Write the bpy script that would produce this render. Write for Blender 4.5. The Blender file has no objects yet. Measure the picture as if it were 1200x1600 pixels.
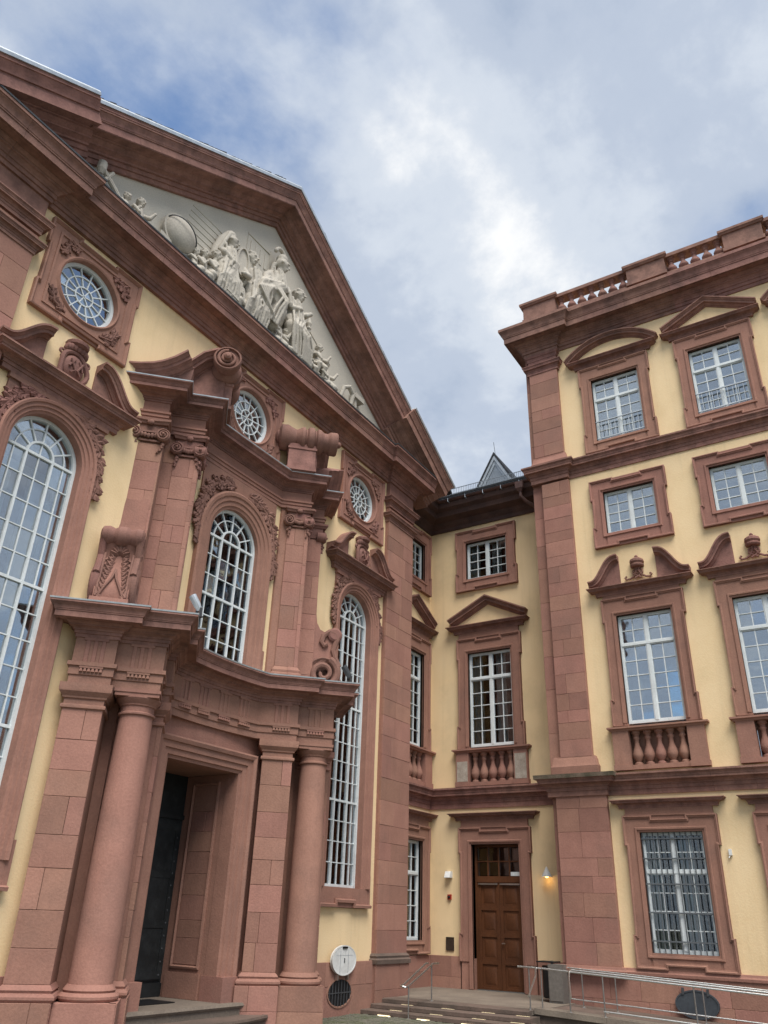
import bpy, bmesh, math, random
from math import sin, cos, pi, radians, sqrt, atan2
from mathutils import Vector, Matrix
rnd = random.Random(11)
SC = bpy.context.scene
COL = SC.collection
# ---------------------------------------------------------------- camera
cam = bpy.data.cameras.new('camera'); camo = bpy.data.objects.new('camera', cam); COL.objects.link(camo)
SC.camera = camo
YAW, PIT, ROL = 0.9962557, 0.4727823, 0.0345692
cam.sensor_fit = 'HORIZONTAL'; cam.sensor_width = 36.0; cam.lens = 1235.106 / 1200 * 36
cam.clip_start = 0.1; cam.clip_end = 3000
_f = Vector((sin(YAW)*cos(PIT), cos(YAW)*cos(PIT), sin(PIT))); _r = Vector((cos(YAW), -sin(YAW), 0)); _u = _r.cross(_f)
_r2 = _r*cos(ROL) + _u*sin(ROL); _u2 = -_r*sin(ROL) + _u*cos(ROL)
camo.matrix_world = Matrix(((_r2.x, _u2.x, -_f.x, 0), (_r2.y, _u2.y, -_f.y, 0), (_r2.z, _u2.z, -_f.z, 1.7), (0, 0, 0, 1)))
# ---------------------------------------------------------------- sky, sun, exposure
SUN_AZ = Vector((-0.70, -0.72)); SUN_EL = radians(60)
sd = Vector((SUN_AZ.x*cos(SUN_EL), SUN_AZ.y*cos(SUN_EL), sin(SUN_EL))).normalized()
W = bpy.data.worlds.new('World'); SC.world = W; W.use_nodes = True
nt = W.node_tree; N = nt.nodes; LK = nt.links; N.clear()
def wn(t, **k):
    n = N.new(t)
    for a, b in k.items(): setattr(n, a, b)
    return n
out = wn('ShaderNodeOutputWorld'); bg = wn('ShaderNodeBackground'); LK.new(bg.outputs[0], out.inputs[0])
sky = wn('ShaderNodeTexSky', sky_type='NISHITA', sun_disc=False, sun_elevation=SUN_EL, sun_rotation=atan2(sd.x, sd.y))
sky.air_density = 1.0; sky.dust_density = 0.6; sky.ozone_density = 1.6
tc = wn('ShaderNodeTexCoord'); sep = wn('ShaderNodeSeparateXYZ'); LK.new(tc.outputs['Generated'], sep.inputs[0])
def wm(op, a, b=None, c=None):
    n = wn('ShaderNodeMath', operation=op)
    for i, x in enumerate((a, b, c)):
        if x is None: continue
        if isinstance(x, (int, float)): n.inputs[i].default_value = x
        else: LK.new(x, n.inputs[i])
    return n.outputs[0]
zz = wm('ADD', wm('MAXIMUM', sep.outputs[2], 0.0), 0.22)
cxy = wn('ShaderNodeCombineXYZ'); LK.new(wm('DIVIDE', sep.outputs[0], zz), cxy.inputs[0]); LK.new(wm('DIVIDE', sep.outputs[1], zz), cxy.inputs[1])
def wnoise(scale, det, rough, off, dist=0.0):
    mp = wn('ShaderNodeMapping'); LK.new(cxy.outputs[0], mp.inputs[0]); mp.inputs['Location'].default_value = off
    n = wn('ShaderNodeTexNoise'); LK.new(mp.outputs[0], n.inputs['Vector'])
    n.inputs['Scale'].default_value = scale; n.inputs['Detail'].default_value = det; n.inputs['Roughness'].default_value = rough; n.inputs['Distortion'].default_value = dist
    return n.outputs[0]
def wramp(fac, stops):
    r = wn('ShaderNodeValToRGB'); LK.new(fac, r.inputs[0]); e = r.color_ramp.elements; r.color_ramp.interpolation = 'EASE'
    while len(e) < len(stops): e.new(0.5)
    for i, (p, c) in enumerate(stops): e[i].position = p; e[i].color = (*c, 1)
    return r.outputs[0]
SKY_OFF = (19.598, 17.458, 1.49)
n1 = wnoise(1.15, 9, 0.56, SKY_OFF, 0.15); n2 = wnoise(2.6, 8, 0.60, (5.1, 9.91, 2.25), 0.1)
nsum = wm('MULTIPLY_ADD', wm('SUBTRACT', n2, 0.5), 0.35, n1)
cover = wramp(nsum, [(0.30, (0, 0, 0)), (0.50, (1, 1, 1))])
n3 = wnoise(2.6, 10, 0.60, (4.109, 18.643, 3.45), 0.1)
ccol = wramp(n3, [(0.28, (0.33, 0.40, 0.52)), (0.46, (0.47, 0.53, 0.63)), (0.58, (0.61, 0.66, 0.73)), (0.73, (0.92, 0.92, 0.91))])
skc = wn('ShaderNodeMixRGB', blend_type='MULTIPLY'); skc.inputs[0].default_value = 1.0; LK.new(sky.outputs[0], skc.inputs[1]); skc.inputs[2].default_value = (0.15, 0.165, 0.175, 1)
mx = wn('ShaderNodeMixRGB'); LK.new(wm('MULTIPLY', cover, 0.93), mx.inputs[0]); LK.new(skc.outputs[0], mx.inputs[1]); LK.new(ccol, mx.inputs[2])
LK.new(mx.outputs[0], bg.inputs[0]); bg.inputs[1].default_value = 0.95
sl = bpy.data.lights.new('sun', 'SUN'); slo = bpy.data.objects.new('sun', sl); COL.objects.link(slo)
sl.energy = 4.0; sl.angle = radians(40); sl.color = (1.0, 0.95, 0.88)
slo.rotation_euler = (-sd).to_track_quat('-Z', 'Y').to_euler(); slo.location = (-20, -20, 40)
vs = SC.view_settings; vs.view_transform = 'Standard'; vs.look = 'None'; vs.exposure = 0.31; vs.gamma = 1.0; vs.use_curve_mapping = False
# ---------------------------------------------------------------- materials
MATS = {}
def material(name, base, base2=None, rough=0.8, nscale=3.0, bump=0.15, bscale=40.0, rand=0.0, metal=0.0, spec=0.3, streak=0.0, stain=None, stain_amt=0.0, stain_scale=0.7, grain=0.32):
    m = bpy.data.materials.new(name); m.use_nodes = True; t = m.node_tree; n = t.nodes; l = t.links
    bs = n['Principled BSDF']; bs.inputs['Roughness'].default_value = rough; bs.inputs['Metallic'].default_value = metal; bs.inputs['Specular IOR Level'].default_value = spec
    geo = n.new('ShaderNodeNewGeometry')
    pos = geo.outputs['Position']
    def noise(s, det=5, vec=pos, sc3=None, r=0.55):
        mp = n.new('ShaderNodeMapping'); l.new(vec, mp.inputs[0])
        if sc3: mp.inputs['Scale'].default_value = sc3
        k = n.new('ShaderNodeTexNoise'); l.new(mp.outputs[0], k.inputs['Vector']); k.inputs['Scale'].default_value = s; k.inputs['Detail'].default_value = det; k.inputs['Roughness'].default_value = r
        return k.outputs[0]
    def ramp(f, a, b):
        r = n.new('ShaderNodeMapRange'); l.new(f, r.inputs[0]); r.inputs[1].default_value = a; r.inputs[2].default_value = b; return r.outputs[0]
    mix = n.new('ShaderNodeMixRGB'); l.new(ramp(noise(nscale), 0.32, 0.68), mix.inputs[0])
    b2 = base2 or tuple(c*0.85 for c in base)
    mix.inputs[1].default_value = (*base, 1); mix.inputs[2].default_value = (*b2, 1); cur = mix.outputs[0]
    def blend(cur, fac, col, mode='MIX'):
        k = n.new('ShaderNodeMixRGB'); k.blend_type = mode; l.new(fac, k.inputs[0]); l.new(cur, k.inputs[1]); k.inputs[2].default_value = (*col, 1); return k.outputs[0]
    if rand:
        oi = n.new('ShaderNodeObjectInfo'); hs = n.new('ShaderNodeHueSaturation'); l.new(cur, hs.inputs['Color'])
        mr = n.new('ShaderNodeMapRange'); l.new(oi.outputs['Random'], mr.inputs[0]); mr.inputs[3].default_value = 1-rand; mr.inputs[4].default_value = 1+rand; l.new(mr.outputs[0], hs.inputs['Value'])
        w2 = n.new('ShaderNodeTexWhiteNoise'); w2.noise_dimensions = '1D'; l.new(oi.outputs['Random'], w2.inputs['W'])
        m2 = n.new('ShaderNodeMapRange'); l.new(w2.outputs[0], m2.inputs[0]); m2.inputs[3].default_value = 0.5-0.004; m2.inputs[4].default_value = 0.5+0.009; l.new(m2.outputs[0], hs.inputs['Hue'])
        cur = hs.outputs[0]
    if streak:
        s = ramp(noise(1.0, 4, sc3=(5.0, 5.0, 0.35)), 0.52, 0.75)
        sm = n.new('ShaderNodeMath'); sm.operation = 'MULTIPLY'; l.new(s, sm.inputs[0]); sm.inputs[1].default_value = streak
        cur = blend(cur, sm.outputs[0], tuple(c*0.5 for c in base))
    if stain:
        s = ramp(noise(stain_scale, 6, r=0.62), 0.5, 0.72)
        sm = n.new('ShaderNodeMath'); sm.operation = 'MULTIPLY'; l.new(s, sm.inputs[0]); sm.inputs[1].default_value = stain_amt
        cur = blend(cur, sm.outputs[0], stain)
    # fine grain
    gr = n.new('ShaderNodeMixRGB'); gr.blend_type = 'OVERLAY'; gr.inputs[0].default_value = grain; l.new(cur, gr.inputs[1]); l.new(noise(bscale, 3), gr.inputs[2]); cur = gr.outputs[0]
    l.new(cur, bs.inputs['Base Color'])
    if bump:
        bp = n.new('ShaderNodeBump'); bp.inputs['Strength'].default_value = bump; bp.inputs['Distance'].default_value = 0.02
        l.new(noise(bscale, 4), bp.inputs['Height']); l.new(bp.outputs[0], bs.inputs['Normal'])
    MATS[name] = m; return m
material('stone', (0.322, 0.164, 0.124), (0.272, 0.137, 0.104), 0.88, 2.6, 0.25, 30, rand=0.06, streak=0.24, stain=(0.17, 0.102, 0.083), stain_amt=0.45, stain_scale=0.9, grain=0.2)
material('ashlar', (0.325, 0.166, 0.126), (0.284, 0.143, 0.109), 0.88, 2.6, 0.25, 30, rand=0.15, streak=0.18, stain=(0.19, 0.115, 0.092), stain_amt=0.42, stain_scale=1.0, grain=0.2)
material('carved', (0.25, 0.125, 0.10), (0.19, 0.092, 0.074), 0.85, 4.0, 0.3, 50, rand=0.05, stain=(0.09, 0.05, 0.045), stain_amt=0.5, stain_scale=1.5)
material('cornice', (0.29, 0.150, 0.120), (0.20, 0.100, 0.081), 0.85, 4.0, 0.35, 22, rand=0.10, streak=0.4, stain=(0.09, 0.055, 0.047), stain_amt=0.6, stain_scale=1.0, grain=0.24)
material('eaves', (0.10, 0.056, 0.046), (0.062, 0.036, 0.031), 0.75, 2.0, 0.2, 25, stain=(0.03, 0.02, 0.018), stain_amt=0.5)
material('mossy', (0.16, 0.12, 0.09), (0.06, 0.055, 0.035), 0.95, 4.0, 0.4, 30)
material('plaster', (0.80, 0.612, 0.368), (0.76, 0.572, 0.330), 0.9, 1.1, 0.2, 30, streak=0.2, stain=(0.58, 0.44, 0.25), stain_amt=0.38, stain_scale=0.55, grain=0.12)
material('plaster_wing', (0.80, 0.612, 0.368), (0.76, 0.572, 0.330), 0.9, 0.8, 0.12, 60, streak=0.22, stain=(0.48, 0.37, 0.22), stain_amt=0.5, stain_scale=0.6, grain=0.12)
material('relief', (0.50, 0.46, 0.39), (0.41, 0.375, 0.32), 0.85, 2.0, 0.2, 30, stain=(0.34, 0.32, 0.28), stain_amt=0.45, stain_scale=1.2)
material('tympanum', (0.55, 0.505, 0.425), (0.47, 0.435, 0.37), 0.88, 1.2, 0.12, 40, stain=(0.45, 0.42, 0.35), stain_amt=0.4, stain_scale=0.9)
material('white_paint', (0.69, 0.73, 0.73), (0.60, 0.64, 0.645), 0.5, 3.0, 0.08, 30, spec=0.35, stain=(0.45, 0.46, 0.44), stain_amt=0.4, stain_scale=2.5)
material('inner_frame', (0.30, 0.33, 0.37), (0.26, 0.29, 0.33), 0.6, 2.0, 0.0)
material('curtain', (0.52, 0.53, 0.52), (0.44, 0.45, 0.45), 0.9, 5.0, 0.1, 20)
material('blind_and_sky_sheet', (0.46, 0.49, 0.53), (0.40, 0.43, 0.47), 0.9, 1.5, 0.0)  # blind of the left round window; in the pavilion, painted-in sky reflection
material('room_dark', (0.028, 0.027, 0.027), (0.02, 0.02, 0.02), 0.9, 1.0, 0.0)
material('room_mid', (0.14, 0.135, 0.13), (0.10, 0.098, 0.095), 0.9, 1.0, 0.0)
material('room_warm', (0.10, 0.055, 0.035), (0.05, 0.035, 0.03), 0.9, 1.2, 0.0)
material('slate', (0.05, 0.052, 0.058), (0.036, 0.038, 0.042), 0.6, 3.0, 0.4, 12)
material('zinc', (0.34, 0.37, 0.40), (0.26, 0.29, 0.31), 0.45, 3.0, 0.1, 20, metal=0.6)
material('gutter', (0.115, 0.062, 0.052), (0.08, 0.046, 0.04), 0.5, 3.0, 0.05, 20)
material('iron', (0.085, 0.09, 0.095), (0.06, 0.062, 0.066), 0.5, 8.0, 0.1, 40, metal=0.3)
material('grille', (0.16, 0.175, 0.185), (0.12, 0.13, 0.14), 0.5, 8.0, 0.0, metal=0.4)
material('steel', (0.66, 0.66, 0.64), (0.56, 0.56, 0.54), 0.36, 8.0, 0.05, 30, metal=1.0)
material('post_steel', (0.30, 0.28, 0.26), (0.24, 0.225, 0.21), 0.45, 8.0, 0.05, 30, metal=0.8)
material('dark_door', (0.012, 0.013, 0.013), (0.022, 0.024, 0.025), 0.6, 2.5, 0.3, 8, stain=(0.06, 0.065, 0.065), stain_amt=0.35, stain_scale=3.5)
material('oak', (0.115, 0.042, 0.016), (0.075, 0.028, 0.012), 0.5, 1.5, 0.2, 25, streak=0.5)
material('step_stone', (0.15, 0.105, 0.085), (0.10, 0.075, 0.06), 0.85, 3.0, 0.3, 30, stain=(0.06, 0.055, 0.045), stain_amt=0.5)
material('landing', (0.20, 0.165, 0.13), (0.155, 0.125, 0.10), 0.9, 2.0, 0.3, 30, stain=(0.10, 0.085, 0.07), stain_amt=0.5)
material('cobble', (0.14, 0.13, 0.105), (0.09, 0.095, 0.065), 0.9, 3.0, 0.4, 20, rand=0.2, stain=(0.09, 0.11, 0.04), stain_amt=0.6, stain_scale=2.0)
material('lid_white', (0.70, 0.71, 0.69), (0.62, 0.62, 0.60), 0.5, 3.0, 0.05, 20, stain=(0.40, 0.40, 0.38), stain_amt=0.3, stain_scale=4)
material('lid_dark', (0.055, 0.065, 0.075), (0.045, 0.052, 0.06), 0.5, 3.0, 0.05, 20)
material('black', (0.012, 0.012, 0.013), None, 0.5, 3.0, 0.0)
material('red_plastic', (0.35, 0.025, 0.015), None, 0.4, 3.0, 0.0)
material('bronze', (0.085, 0.062, 0.048), (0.06, 0.045, 0.035), 0.45, 6.0, 0.1, 30, metal=0.5)
material('cabinet', (0.145, 0.13, 0.115), (0.12, 0.108, 0.095), 0.6, 3.0, 0.05, 20)
material('pale_patch', (0.42, 0.37, 0.31), (0.27, 0.22, 0.18), 0.9, 5.0, 0.3, 30)
material('metal_edge', (0.55, 0.58, 0.60), (0.42, 0.45, 0.47), 0.4, 5.0, 0.05, 20, metal=0.5)
def glass(name, fac, rough, tint):
    m = bpy.data.materials.new(name); m.use_nodes = True; t = m.node_tree; n = t.nodes; l = t.links; n.remove(n['Principled BSDF'])
    o = n['Material Output']; tr = n.new('ShaderNodeBsdfTransparent'); tr.inputs[0].default_value = (*tint, 1)
    gl = n.new('ShaderNodeBsdfGlossy'); gl.inputs['Roughness'].default_value = rough; gl.inputs[0].default_value = (0.92, 0.96, 1.0, 1)
    fr = n.new('ShaderNodeFresnel'); fr.inputs[0].default_value = 1.5
    ma = n.new('ShaderNodeMath'); ma.operation = 'MULTIPLY_ADD'; ma.use_clamp = True; l.new(fr.outputs[0], ma.inputs[0]); ma.inputs[1].default_value = 1.6; ma.inputs[2].default_value = fac
    oi = n.new('ShaderNodeObjectInfo'); geo = n.new('ShaderNodeNewGeometry')
    vm = n.new('ShaderNodeTexWhiteNoise'); vm.noise_dimensions = '1D'; l.new(oi.outputs['Random'], vm.inputs['W'])
    sb = n.new('ShaderNodeVectorMath'); sb.operation = 'SUBTRACT'; l.new(vm.outputs['Color'], sb.inputs[0]); sb.inputs[1].default_value = (0.5, 0.5, 0.5)
    scl = n.new('ShaderNodeVectorMath'); scl.operation = 'SCALE'; l.new(sb.outputs[0], scl.inputs[0]); scl.inputs['Scale'].default_value = 0.05
    nz = n.new('ShaderNodeTexNoise'); nz.inputs['Scale'].default_value = 2.2; l.new(geo.outputs['Position'], nz.inputs['Vector'])
    bp = n.new('ShaderNodeBump'); bp.inputs['Strength'].default_value = 0.06; bp.inputs['Distance'].default_value = 0.05; l.new(nz.outputs[0], bp.inputs['Height'])
    ad = n.new('ShaderNodeVectorMath'); ad.operation = 'ADD'; l.new(bp.outputs[0], ad.inputs[0]); l.new(scl.outputs[0], ad.inputs[1])
    nm = n.new('ShaderNodeVectorMath'); nm.operation = 'NORMALIZE'; l.new(ad.outputs[0], nm.inputs[0]); l.new(nm.outputs[0], gl.inputs['Normal'])
    mxs = n.new('ShaderNodeMixShader'); l.new(ma.outputs[0], mxs.inputs[0]); l.new(tr.outputs[0], mxs.inputs[1]); l.new(gl.outputs[0], mxs.inputs[2]); l.new(mxs.outputs[0], o.inputs[0])
    MATS[name] = m
glass('glass_clear', 0.02, 0.02, (0.80, 0.84, 0.84))
glass('glass_old', 0.24, 0.03, (0.78, 0.83, 0.84))
def emis(name, col, s):
    m = bpy.data.materials.new(name); m.use_nodes = True; t = m.node_tree; n = t.nodes; bs = n['Principled BSDF']
    bs.inputs['Emission Color'].default_value = (*col, 1); bs.inputs['Emission Strength'].default_value = s; bs.inputs['Base Color'].default_value = (*col, 1); MATS[name] = m
emis('step_lamp', (1.0, 0.86, 0.55), 1.3); emis('warm_lamp', (1.0, 0.6, 0.2), 4.0)
# ---------------------------------------------------------------- frames and mesh builder
Z = Vector((0, 0, 1)); q = sqrt(0.5)
class Fr:
    def __init__(s, o, a, c): s.o = Vector(o); s.a = Vector(a); s.c = Vector(c)
    def __call__(s, u, v, w): return s.o + s.a*u + Z*v + s.c*w
    def rot(s): b = s.a.cross(Z); return Matrix(((s.a.x, 0, b.x), (s.a.y, 0, b.y), (s.a.z, 1, b.z)))
XC = 10.56; DL = 10.4; XM = 20.1; XR = 18.95; YN = 11.18
FW = Fr((0, 0, 0), (1, 0, 0), (0, -1, 0))          # plan coordinates, w = -y
FL = Fr((0, DL, 0), (1, 0, 0), (0, -1, 0))
FN = Fr((0, YN, 0), (1, 0, 0), (0, -1, 0))
FM = Fr((XM, 0, 0), (0, -1, 0), (-1, 0, 0))
FR = Fr((XR, 0, 0), (0, -1, 0), (-1, 0, 0))
class MB:
    def __init__(s, fr=None): s.v = []; s.f = []; s.fr = fr or FW
    def add(s, vs, fs, raw=False):
        o = len(s.v); s.v += [Vector(p) if raw else s.fr(*p) for p in vs]; s.f += [tuple(i+o for i in f) for f in fs]; return s
    def box(s, a0, a1, b0, b1, c0, c1):
        return s.add([(a, b, c) for a in (a0, a1) for b in (b0, b1) for c in (c0, c1)], [(0, 1, 3, 2), (4, 6, 7, 5), (0, 4, 5, 1), (2, 3, 7, 6), (0, 2, 6, 4), (1, 5, 7, 3)])
    def prism(s, poly, c0, c1, plan=False):
        n = len(poly); mk = (lambda p, c: (p[0], c, p[1])) if plan else (lambda p, c: (p[0], p[1], c))
        return s.add([mk(p, c0) for p in poly]+[mk(p, c1) for p in poly], [tuple(range(n)), tuple(range(2*n-1, n-1, -1))]+[(i, (i+1) % n, n+(i+1) % n, n+i) for i in range(n)])
    def sweep(s, path, prof, closed=False, plan=True, caps=True):
        n = len(path); k = len(prof); vs = []
        for i, p in enumerate(path):
            def nrm(a, b):
                d = Vector((b[0]-a[0], b[1]-a[1])); d.normalize(); return Vector((-d.y, d.x))
            if closed: n1 = nrm(path[i-1], p); n2 = nrm(p, path[(i+1) % n])
            else:
                n1 = nrm(path[i-1], p) if i else nrm(p, path[1]); n2 = nrm(p, path[i+1]) if i < n-1 else n1
            m = (n1+n2)/max(0.2, 1+n1.dot(n2))
            for o, z in prof:
                a, b = p[0]+o*m.x, p[1]+o*m.y; vs.append((a, z, b) if plan else (a, b, z))
        fs = []
        for i in range(n if closed else n-1):
            j = (i+1) % n
            for t in range(k): fs.append((i*k+t, i*k+(t+1) % k, j*k+(t+1) % k, j*k+t))
        if not closed and caps: fs += [tuple(range(k)), tuple(range(n*k-1, (n-1)*k-1, -1))]
        return s.add(vs, fs)
    def lathe(s, prof, c, axis='v', seg=20, caps=True):
        vs = []; k = len(prof)
        for i in range(seg):
            t = 2*pi*i/seg
            for r, h in prof:
                x, y = r*cos(t), r*sin(t)
                vs.append((c[0]+x, c[1]+h, c[2]+y) if axis == 'v' else (c[0]+x, c[1]+y, c[2]+h) if axis == 'w' else (c[0]+h, c[1]+x, c[2]+y))
        fs = [(i*k+j, ((i+1) % seg)*k+j, ((i+1) % seg)*k+j+1, i*k+j+1) for i in range(seg) for j in range(k-1)]
        if caps: fs += [tuple(i*k for i in range(seg)), tuple(i*k+k-1 for i in range(seg))]
        return s.add(vs, fs)
    def tube(s, path, r, seg=8, cap=True):
        P = [Vector(p) for p in path]; n = len(P); vs = []; rr = r if isinstance(r, (list, tuple)) else [r]*n; up = None
        for i in range(n):
            d = (P[min(i+1, n-1)]-P[max(i-1, 0)]).normalized()
            if up is None: up = Vector((0, 0, 1)) if abs(d.z) < 0.9 else Vector((1, 0, 0))
            a = d.cross(up).normalized(); b = a.cross(d).normalized(); up = b
            for j in range(seg): t = 2*pi*j/seg; vs.append(tuple(P[i]+(a*cos(t)+b*sin(t))*rr[i]))
        fs = [(i*seg+j, i*seg+(j+1) % seg, (i+1)*seg+(j+1) % seg, (i+1)*seg+j) for i in range(n-1) for j in range(seg)]
        if cap: fs += [tuple(range(seg)), tuple(range((n-1)*seg, n*seg))]
        return s.add(vs, fs)
    def ball(s, c, r, sx=1, sy=1, sz=1, seg=10, rings=6):
        vs = []; fs = []
        for i in range(rings+1):
            t = pi*i/rings
            for j in range(seg): p = 2*pi*j/seg; vs.append((c[0]+r*sx*sin(t)*cos(p), c[1]+r*sy*cos(t), c[2]+r*sz*sin(t)*sin(p)))
        fs = [(i*seg+j, i*seg+(j+1) % seg, (i+1)*seg+(j+1) % seg, (i+1)*seg+j) for i in range(rings) for j in range(seg)]
        return s.add(vs, fs)
    def leaf(s, u, v, w, ang, L, Wd, H):
        ca, sa = cos(ang), sin(ang); pts = [(0, 0, 0), (.3, .42, .25), (.5, .30, .5), (.68, .46, .3), (1, .0, .95), (.68, -.46, .3), (.5, -.30, .5), (.3, -.42, .25), (.35, 0, .8), (.7, 0, .9)]
        vs = [(u+ca*x*L-sa*y*Wd, v+sa*x*L+ca*y*Wd, w+h*H) for x, y, h in pts]+[(u+ca*x*L-sa*y*Wd*.9, v+sa*x*L+ca*y*Wd*.9, w-0.01) for x, y, h in pts[:8]]
        fs = [(0, 8, 1), (1, 8, 2), (2, 8, 9), (2, 9, 3), (3, 9, 4), (4, 9, 5), (5, 9, 6), (6, 9, 8), (6, 8, 7), (7, 8, 0)]
        fs += [(i, (i+1) % 8, 10+(i+1) % 8, 10+i) for i in range(8)]
        return s.add(vs, fs)
    def spiral(s, c, R, turns, r0, dirn=1, a0=0.0, w=0.0, seg=6, r_end=0.12):
        n = int(turns*18); path = []; rs = []
        for i in range(n+1):
            t = i/n; a = a0+dirn*2*pi*turns*t; R_ = R*((1-t)*(1-r_end)+r_end); path.append((c[0]+R_*cos(a), c[1]+R_*sin(a), w+0.05*t*R/0.3)); rs.append(r0*(1-0.45*t))
        return s.tube(path, rs, seg)
def blocks(name, parent, fr, path, prof, mat, L=1.15, plan=True, seed=1, gap=.004, core=.93):
    """a moulding cut into stones: mitred at the corners, butt joints between"""
    rr = random.Random(seed); full = [(path[0], True)]
    for a, b in zip(path, path[1:]):
        d = sqrt((b[0]-a[0])**2+(b[1]-a[1])**2); n = max(1, round(d/L)) if d > L*.8 else 1
        for i in range(1, n):
            t = (i+rr.uniform(-.12, .12))/n; full.append(((a[0]+(b[0]-a[0])*t, a[1]+(b[1]-a[1])*t), 'cut'))
        full.append((b, True))
    pts = [p for p, _ in full]
    def nrm(a, b):
        d = Vector((b[0]-a[0], b[1]-a[1])); d.normalize(); return Vector((-d.y, d.x)), d
    mit = []; dirs = []
    for i, p in enumerate(pts):
        n1, d1 = nrm(pts[i-1], p) if i else nrm(p, pts[1]); n2, d2 = nrm(p, pts[i+1]) if i < len(pts)-1 else (n1, d1)
        mit.append((n1+n2)/max(.2, 1+n1.dot(n2))); dirs.append(d2)
    cm = min(z for o, z in prof); cM = max(z for o, z in prof); om = min(o for o, z in prof)
    def ring(i, pr, sh=0.0, e=0.0):
        p, m = pts[i], mit[i]; out_ = []
        for o, z in pr:
            o2 = o+(e if o > om+1e-6 else 0); a, b = p[0]+o2*m.x+dirs[i].x*sh, p[1]+o2*m.y+dirs[i].y*sh; out_.append((a, z, b) if plan else (a, b, z))
        return out_
    def body(idx, pr, g0, g1, e):
        mb = MB(fr); k = len(pr); vs = []
        for j, i in enumerate(idx): vs += ring(i, pr, g0 if j == 0 else -g1 if j == len(idx)-1 else 0, e)
        fs = [(j*k+t, j*k+(t+1) % k, (j+1)*k+(t+1) % k, (j+1)*k+t) for j in range(len(idx)-1) for t in range(k)]+[tuple(range(k)), tuple(range(len(idx)*k-1, (len(idx)-1)*k-1, -1))]
        return mb.add(vs, fs)
    if plan: pc = [(o if o <= om+1e-6 else om+(o-om)*core, cm+.012+(z-cm)*(1-.024/(cM-cm))) for o, z in prof]
    else: pc = [(om+.01+(o-om)*core, z-.012 if z > cm+1e-6 else z) for o, z in prof]
    root = mk(name, body(list(range(len(pts))), pc, 0, 0, 0), mat, parent)
    cuts = [0]+[i for i, (_, c) in enumerate(full) if c == 'cut']+[len(pts)-1]
    for a, b in zip(cuts, cuts[1:]):
        mk('stone', body(list(range(a, b+1)), prof, gap/2 if a else 0, gap/2 if b < len(pts)-1 else 0, rr.uniform(-.003, .003)), mat, root)
    return root
def finish(me, angle=38):
    bm = bmesh.new(); bm.from_mesh(me); bmesh.ops.recalc_face_normals(bm, faces=bm.faces); bm.to_mesh(me); bm.free()
    me.polygons.foreach_set('use_smooth', [True]*len(me.polygons)); me.set_sharp_from_angle(angle=radians(angle))
def mk(name, mb, mat, parent=None, label=None, kind=None, angle=25):
    base = Vector((0, 0, 0)); p = parent
    while p is not None: base += p.location; p = p.parent
    me = bpy.data.meshes.new(name); me.from_pydata([tuple(v-base) for v in mb.v], [], mb.f); me.materials.append(MATS[mat]); finish(me, angle)
    o = bpy.data.objects.new(name, me); COL.objects.link(o); o.parent = parent
    if label: o['label'] = label
    if kind: o['kind'] = kind
    return o
def thing(name, label, cat, loc, group=None):
    o = bpy.data.objects.new(name, None); COL.objects.link(o); o.location = loc; o['label'] = label; o['category'] = cat
    if group: o['group'] = group
    return o
def solo(name, mb, mat, label, cat, group=None):
    o = mk(name, mb, mat); o['label'] = label; o['category'] = cat
    if group: o['group'] = group
    return o
PANES = {}
def pane(parent, base, fr, uc, vc, w, du, dv, mat):
    key = (round(du, 2), round(dv, 2), mat)
    if key not in PANES:
        me = bpy.data.meshes.new('pane'); x, y, t = du/2, dv/2, 0.003
        vs = [(a, b, c) for a in (-x, x) for b in (-y, y) for c in (-t, t)]
        me.from_pydata(vs, [], [(0, 1, 3, 2), (4, 6, 7, 5), (0, 4, 5, 1), (2, 3, 7, 6), (0, 2, 6, 4), (1, 5, 7, 3)]); me.materials.append(MATS[mat]); PANES[key] = me
    o = bpy.data.objects.new('pane', PANES[key]); COL.objects.link(o); o.parent = parent
    o.matrix_local = Matrix.Translation(fr(uc, vc, w)-base) @ fr.rot().to_4x4()
    return o
def stones(parent, fr, u0, u1, v0, v1, w1, depth=0.07, course=0.46, split=0.5, mat='ashlar', gap=0.005, skew=0.003, axis='u'):
    v = v0; n = max(1, round((v1-v0)/course)); hs = [course*(1+rnd.uniform(-.28, .28)) for _ in range(n)]; k = (v1-v0)/sum(hs); v = v0
    for h in hs:
        h *= k; us = [u0, u1]
        if (u1-u0) > 0.3 and rnd.random() < split: us = [u0, u0+(u1-u0)*rnd.choice((rnd.uniform(.3, .42), rnd.uniform(.58, .7))), u1]
        if (u1-u0) > 1.1:
            m = max(2, round((u1-u0)/0.8)); us = [u0]+[u0+(u1-u0)*(i+rnd.uniform(-.2, .2)+(.25 if rnd.random() < .5 else -.2))/m for i in range(1, m)]+[u1]
        for a, b in zip(us, us[1:]):
            mb = MB(fr); e = rnd.uniform(-skew, skew); g = gap/2; c = 0.004
            a_, b_, l_, h_ = a+g*(a > u0), b-g*(b < u1), v+g, v+h-g
            mb.add([(a_, l_, w1-depth), (b_, l_, w1-depth), (b_, h_, w1-depth), (a_, h_, w1-depth), (a_, l_, w1+e-c), (b_, l_, w1+e-c), (b_, h_, w1+e-c), (a_, h_, w1+e-c),
                    (a_+c, l_+c, w1+e), (b_-c, l_+c, w1+e), (b_-c, h_-c, w1+e), (a_+c, h_-c, w1+e)],
                   [(0, 1, 2, 3), (0, 1, 5, 4), (1, 2, 6, 5), (2, 3, 7, 6), (3, 0, 4, 7), (4, 5, 9, 8), (5, 6, 10, 9), (6, 7, 11, 10), (7, 4, 8, 11), (8, 9, 10, 11)])
            mk('stone', mb, mat, parent, angle=20)
        v += h
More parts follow.
